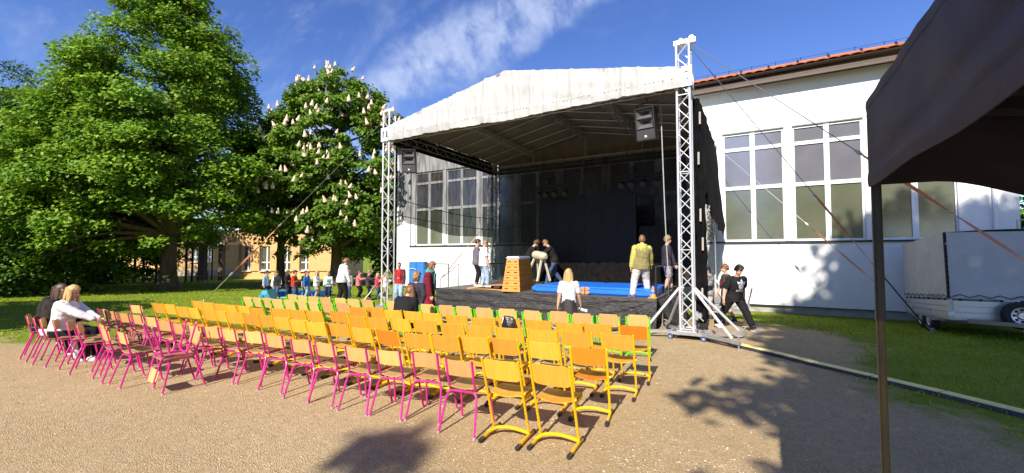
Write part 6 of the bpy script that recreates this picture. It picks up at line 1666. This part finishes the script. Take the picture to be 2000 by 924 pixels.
    for k, (x, y, lab) in enumerate(((-13, -25, 'left'), (-3, -24, 'middle'), (6.5, -26, 'right'))):
        tree('park_tree', f'{lab} tree of a far row behind the camera mirrored in the hall windows', (x, y, 0), [(.8, 3.0), (2, 5.0), (4.5, 5.4), (6.5, 4.2), (8.2, 1.2)], 130, 60, 1.2, .45, [MAPLE], 40 + k, .4, 10, .4, 'tree row mirrored in the windows', 20)
build_trees()

# ------------------------------------------------------------------ school building behind the trees
def school():
    d0 = 40.0; ax = Vector((cos(PSI), sin(PSI), 0)); dp = Vector((-sin(PSI), cos(PSI), 0)); o = dp * d0
    t = thing('school_building', 'low orange school building with white windows seen under the trees', 'building', o, PSI)
    ora = mat('orange render', (.68, .41, .17), .9, var=.08, scale=2, bump=.1, bscale=60); pl = mat('pale plinth render', (.40, .33, .25), .9, var=.1); fr = MATS['white window frame']; whr = mat('white roof edge', (.65, .65, .64), .6); grn = mat('light green roof sheet', (.22, .55, .12), .5)
    u = lambda px, d=d0: (px - 1000) / 820 * d
    z = lambda py, d=d0: 1.9 + (495 - py) / 820 * d
    zs, zt, zw = z(529), z(481), z(450)
    x0, x1 = u(468), u(648)
    wins = [(474, 491), (508, 529), (545, 569), (586, 604)]
    m = MB(); m.box(((x0 + x1) / 2, .25, (zt + zw) / 2), (x1 - x0, .5, zw - zt)); m.box(((x0 + x1) / 2, .26, (zs - .7) / 2), (x1 - x0, .48, zs + .7)); e = [468] + [q for w in wins for q in w] + [648]
    for a, b in zip(e[::2], e[1::2]): m.box(((u(a) + u(b)) / 2, .2, (zs + zt) / 2), (u(b) - u(a), .6, zt - zs))
    m.box((x1 - .2, 4.5, zw / 2 - .35), (.4, 8, zw + .7)); m.box(((x0 + x1) / 2, 3.0, zw / 2 - .35), (x1 - x0, .2, zw + .7)); m.build('wall', ora, t, smooth=False)
    for a, b in wins:
        xa, xb = u(a), u(b); w = MB(); mid = xa + (xb - xa) * .62; zm = zs + (zt - zs) * .34
        for xx, wd in ((xa + .05, .1), (xb - .05, .1), (mid, .12)): w.box((xx, .16, (zs + zt) / 2), (wd, .08, zt - zs))
        for zz in (zs + .05, zm, zt - .04): w.box(((xa + xb) / 2, .163, zz), (xb - xa - .02, .07, .11))
        q = w.build('window', fr, t, smooth=False)
        for p0, p1 in ((xa + .1, mid - .06), (mid + .06, xb - .1)):
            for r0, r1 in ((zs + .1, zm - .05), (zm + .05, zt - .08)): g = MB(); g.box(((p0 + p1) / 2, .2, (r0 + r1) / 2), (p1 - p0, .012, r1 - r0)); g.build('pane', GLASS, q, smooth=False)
        s = MB(); s.box(((xa + xb) / 2, -.14, zs - .03), (xb - xa, .14, .05)); s.build('sill', whr, q, smooth=False)
    m = MB(); m.box(((x0 + x1) / 2, .2, zw + .06), (x1 - x0 + .5, .9, .12)); m.build('roof_edge', whr, t, smooth=False)
    m = MB(); m.box(((x0 + x1) / 2, 4.1, zw + .03), (x1 - x0 + .4, 7, .2)); m.build('roof', mat('grey roof felt', (.2, .2, .2), .9), t, smooth=False)
    m = MB(); m.box((u(520, 46), 6.4, z(442, 46)), (2.2, 1.2, .8)); m.build('roof_box', whr, t, smooth=False)
    m = MB(); xa, xb = u(492, 48), u(532, 48); m.loft([[(xa, 7.6, z(437, 48)), (xa, 9, z(437, 48)), (xa, 8, z(424, 48))], [(xb, 7.6, z(437, 48)), (xb, 9, z(437, 48)), (xb, 8, z(424, 48))]]); m.build('green_roof', grn, t, smooth=False)
    # porch
    m = MB(); xa, xb = u(396), u(470); m.box(((xa + xb) / 2, -.6, z(477)), (xb - xa, 3.2, .22)); m.build('porch_roof', mat('porch slab', (.45, .36, .26), .8), t, smooth=False)
    m = MB(); m.box(((xa + xb) / 2, .4, (z(450) + z(475)) / 2), (xb - xa, .6, z(450) - z(475))); m.build('wall', ora, t, smooth=False)
    for a, b in ((415, 427), (453, 461)):
        m = MB(); m.box(((u(a) + u(b)) / 2, -1.6, z(477) / 2 - .35), (u(b) - u(a), .4, z(479) + .7)); m.build('porch_pillar', mat('dark porch pillar', (.10, .07, .05), .8), t, smooth=False)
    m = MB(); m.cyl((u(436), -1.4, -.7), (u(436), -1.4, z(480)), .06, 8); m.build('porch_post', BLACKM, t)
    # rear wing, farther back on the left
    d1 = 46.0; X0, X1 = u(120, d1), u(470, d1); y = d1 - d0; zs1, zt1, zw1 = z(512, d1), z(486, d1), z(462, d1)
    m = MB(); m.box(((X0 + X1) / 2, y + .3, (zw1 + zt1) / 2), (X1 - X0, .5, zw1 - zt1)); m.box(((X0 + X1) / 2, y + .3, (zs1 + z(527, d1)) / 2), (X1 - X0, .5, zs1 - z(527, d1)))
    wn = [(128, 170), (196, 222), (372, 392), (396, 416)]; e = [120] + [q for w in wn for q in w] + [470]
    for a, b in zip(e[::2], e[1::2]): m.box(((u(a, d1) + u(b, d1)) / 2, y + .31, (zs1 + zt1) / 2), (u(b, d1) - u(a, d1), .5, zt1 - zs1))
    m.build('wall', ora, t, smooth=False)
    m = MB(); m.box(((X0 + X1) / 2, y + .3, z(527, d1) / 2 - .4), (X1 - X0 + .02, .56, z(527, d1) + .8)); m.build('plinth', pl, t, smooth=False)
    for a, b in wn:
        xa, xb = u(a, d1), u(b, d1); w = MB(); zm = zs1 + (zt1 - zs1) * .4
        for k in range(3): w.box((xa + (xb - xa) * k / 2, y + .15, (zs1 + zt1) / 2), (.11, .1, zt1 - zs1))
        for zz in (zs1 + .05, zm, zt1 - .05): w.box(((xa + xb) / 2, y + .154, zz), (xb - xa, .09, .11))
        q = w.build('window', fr, t, smooth=False)
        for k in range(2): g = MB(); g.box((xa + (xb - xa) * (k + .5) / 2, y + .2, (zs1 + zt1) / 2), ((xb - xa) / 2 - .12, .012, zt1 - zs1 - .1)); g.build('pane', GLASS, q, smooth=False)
        s = MB(); s.box(((xa + xb) / 2, y - .02, zs1 - .04), (xb - xa + .2, .2, .05)); s.build('sill', whr, q, smooth=False)
    m = MB(); m.box(((X0 + X1) / 2, y + 2, zw1 + .1), (X1 - X0 + .6, 5, .2)); m.build('roof', mat('grey roof felt', (.2, .2, .2)), t, smooth=False)
    # dark posts of a covered walk
    for k, (px, dd) in enumerate(((265, 29), (282, 29), (307, 30), (365, 30), (377, 31))):
        p = dp * dd + ax * u(px, dd); p.z = gz(p.x, p.y); q = thing('shelter_post', f'dark steel post of the covered walk, {ORD[k]} from the left', 'post', p, PSI, 'dark posts before the school')
        m = MB(); m.cyl((0, 0, -.1), (0, 0, 2.5), .075, 10); m.build('shaft', BLACKM, q)
        m = MB(); m.box((0, 0, .02), (.25, .25, .06)); m.build('base_plate', BLACKM, q, smooth=False); m = MB(); m.box((0, 0, 2.53), (.3, .3, .06)); m.build('cap_plate', BLACKM, q, smooth=False)
    p = dp * 30 + ax * u(170, 30); p.z = gz(p.x, p.y); q = thing('ramp_railing', 'dark sloping metal railing beside the school wing left of the maple trunk', 'railing', p, PSI); n = 13; L = u(226, 30) - u(170, 30)
    for k in range(n):
        m = MB(); zz = 1.45 - .55 * max(0, (k - 4) / 8); m.cyl((L * k / (n - 1), 0, 0), (L * k / (n - 1), 0, zz), .018, 6); m.build('bar', BLACKM, q)
    m = MB(); m.tube([(0, 0, 1.45), (L * 4 / 12, 0, 1.45), (L, 0, .9)], .03, 6); m.tube([(0, 0, .3), (L, 0, .2)], .02, 6); m.build('rail', BLACKM, q)
    for k, px in enumerate((388, 399)):
        p = dp * 33 + ax * u(px, 33); p.z = gz(p.x, p.y); q = thing('garden_chair', ('left one of two dark metal garden chairs on the far lawn', 'right one of two dark metal garden chairs on the far lawn')[k], 'chair', p, PSI + 1.2, 'dark garden chairs by the school')
        m = MB()
        for x in (-.2, .2):
            for yy in (-.2, .2): m.cyl((x, yy, 0), (x, yy, .85 if yy < 0 else .45), .03, 6)
        m.build('frame', BLACKM, q); m = MB(); m.box((0, 0, .45), (.48, .48, .05)); m.build('seat', BLACKM, q, smooth=False)
        for zz in (.6, .72, .84): m = MB(); m.box((0, -.2, zz), (.42, .03, .06)); m.build('back_slat', BLACKM, q, smooth=False)
school()
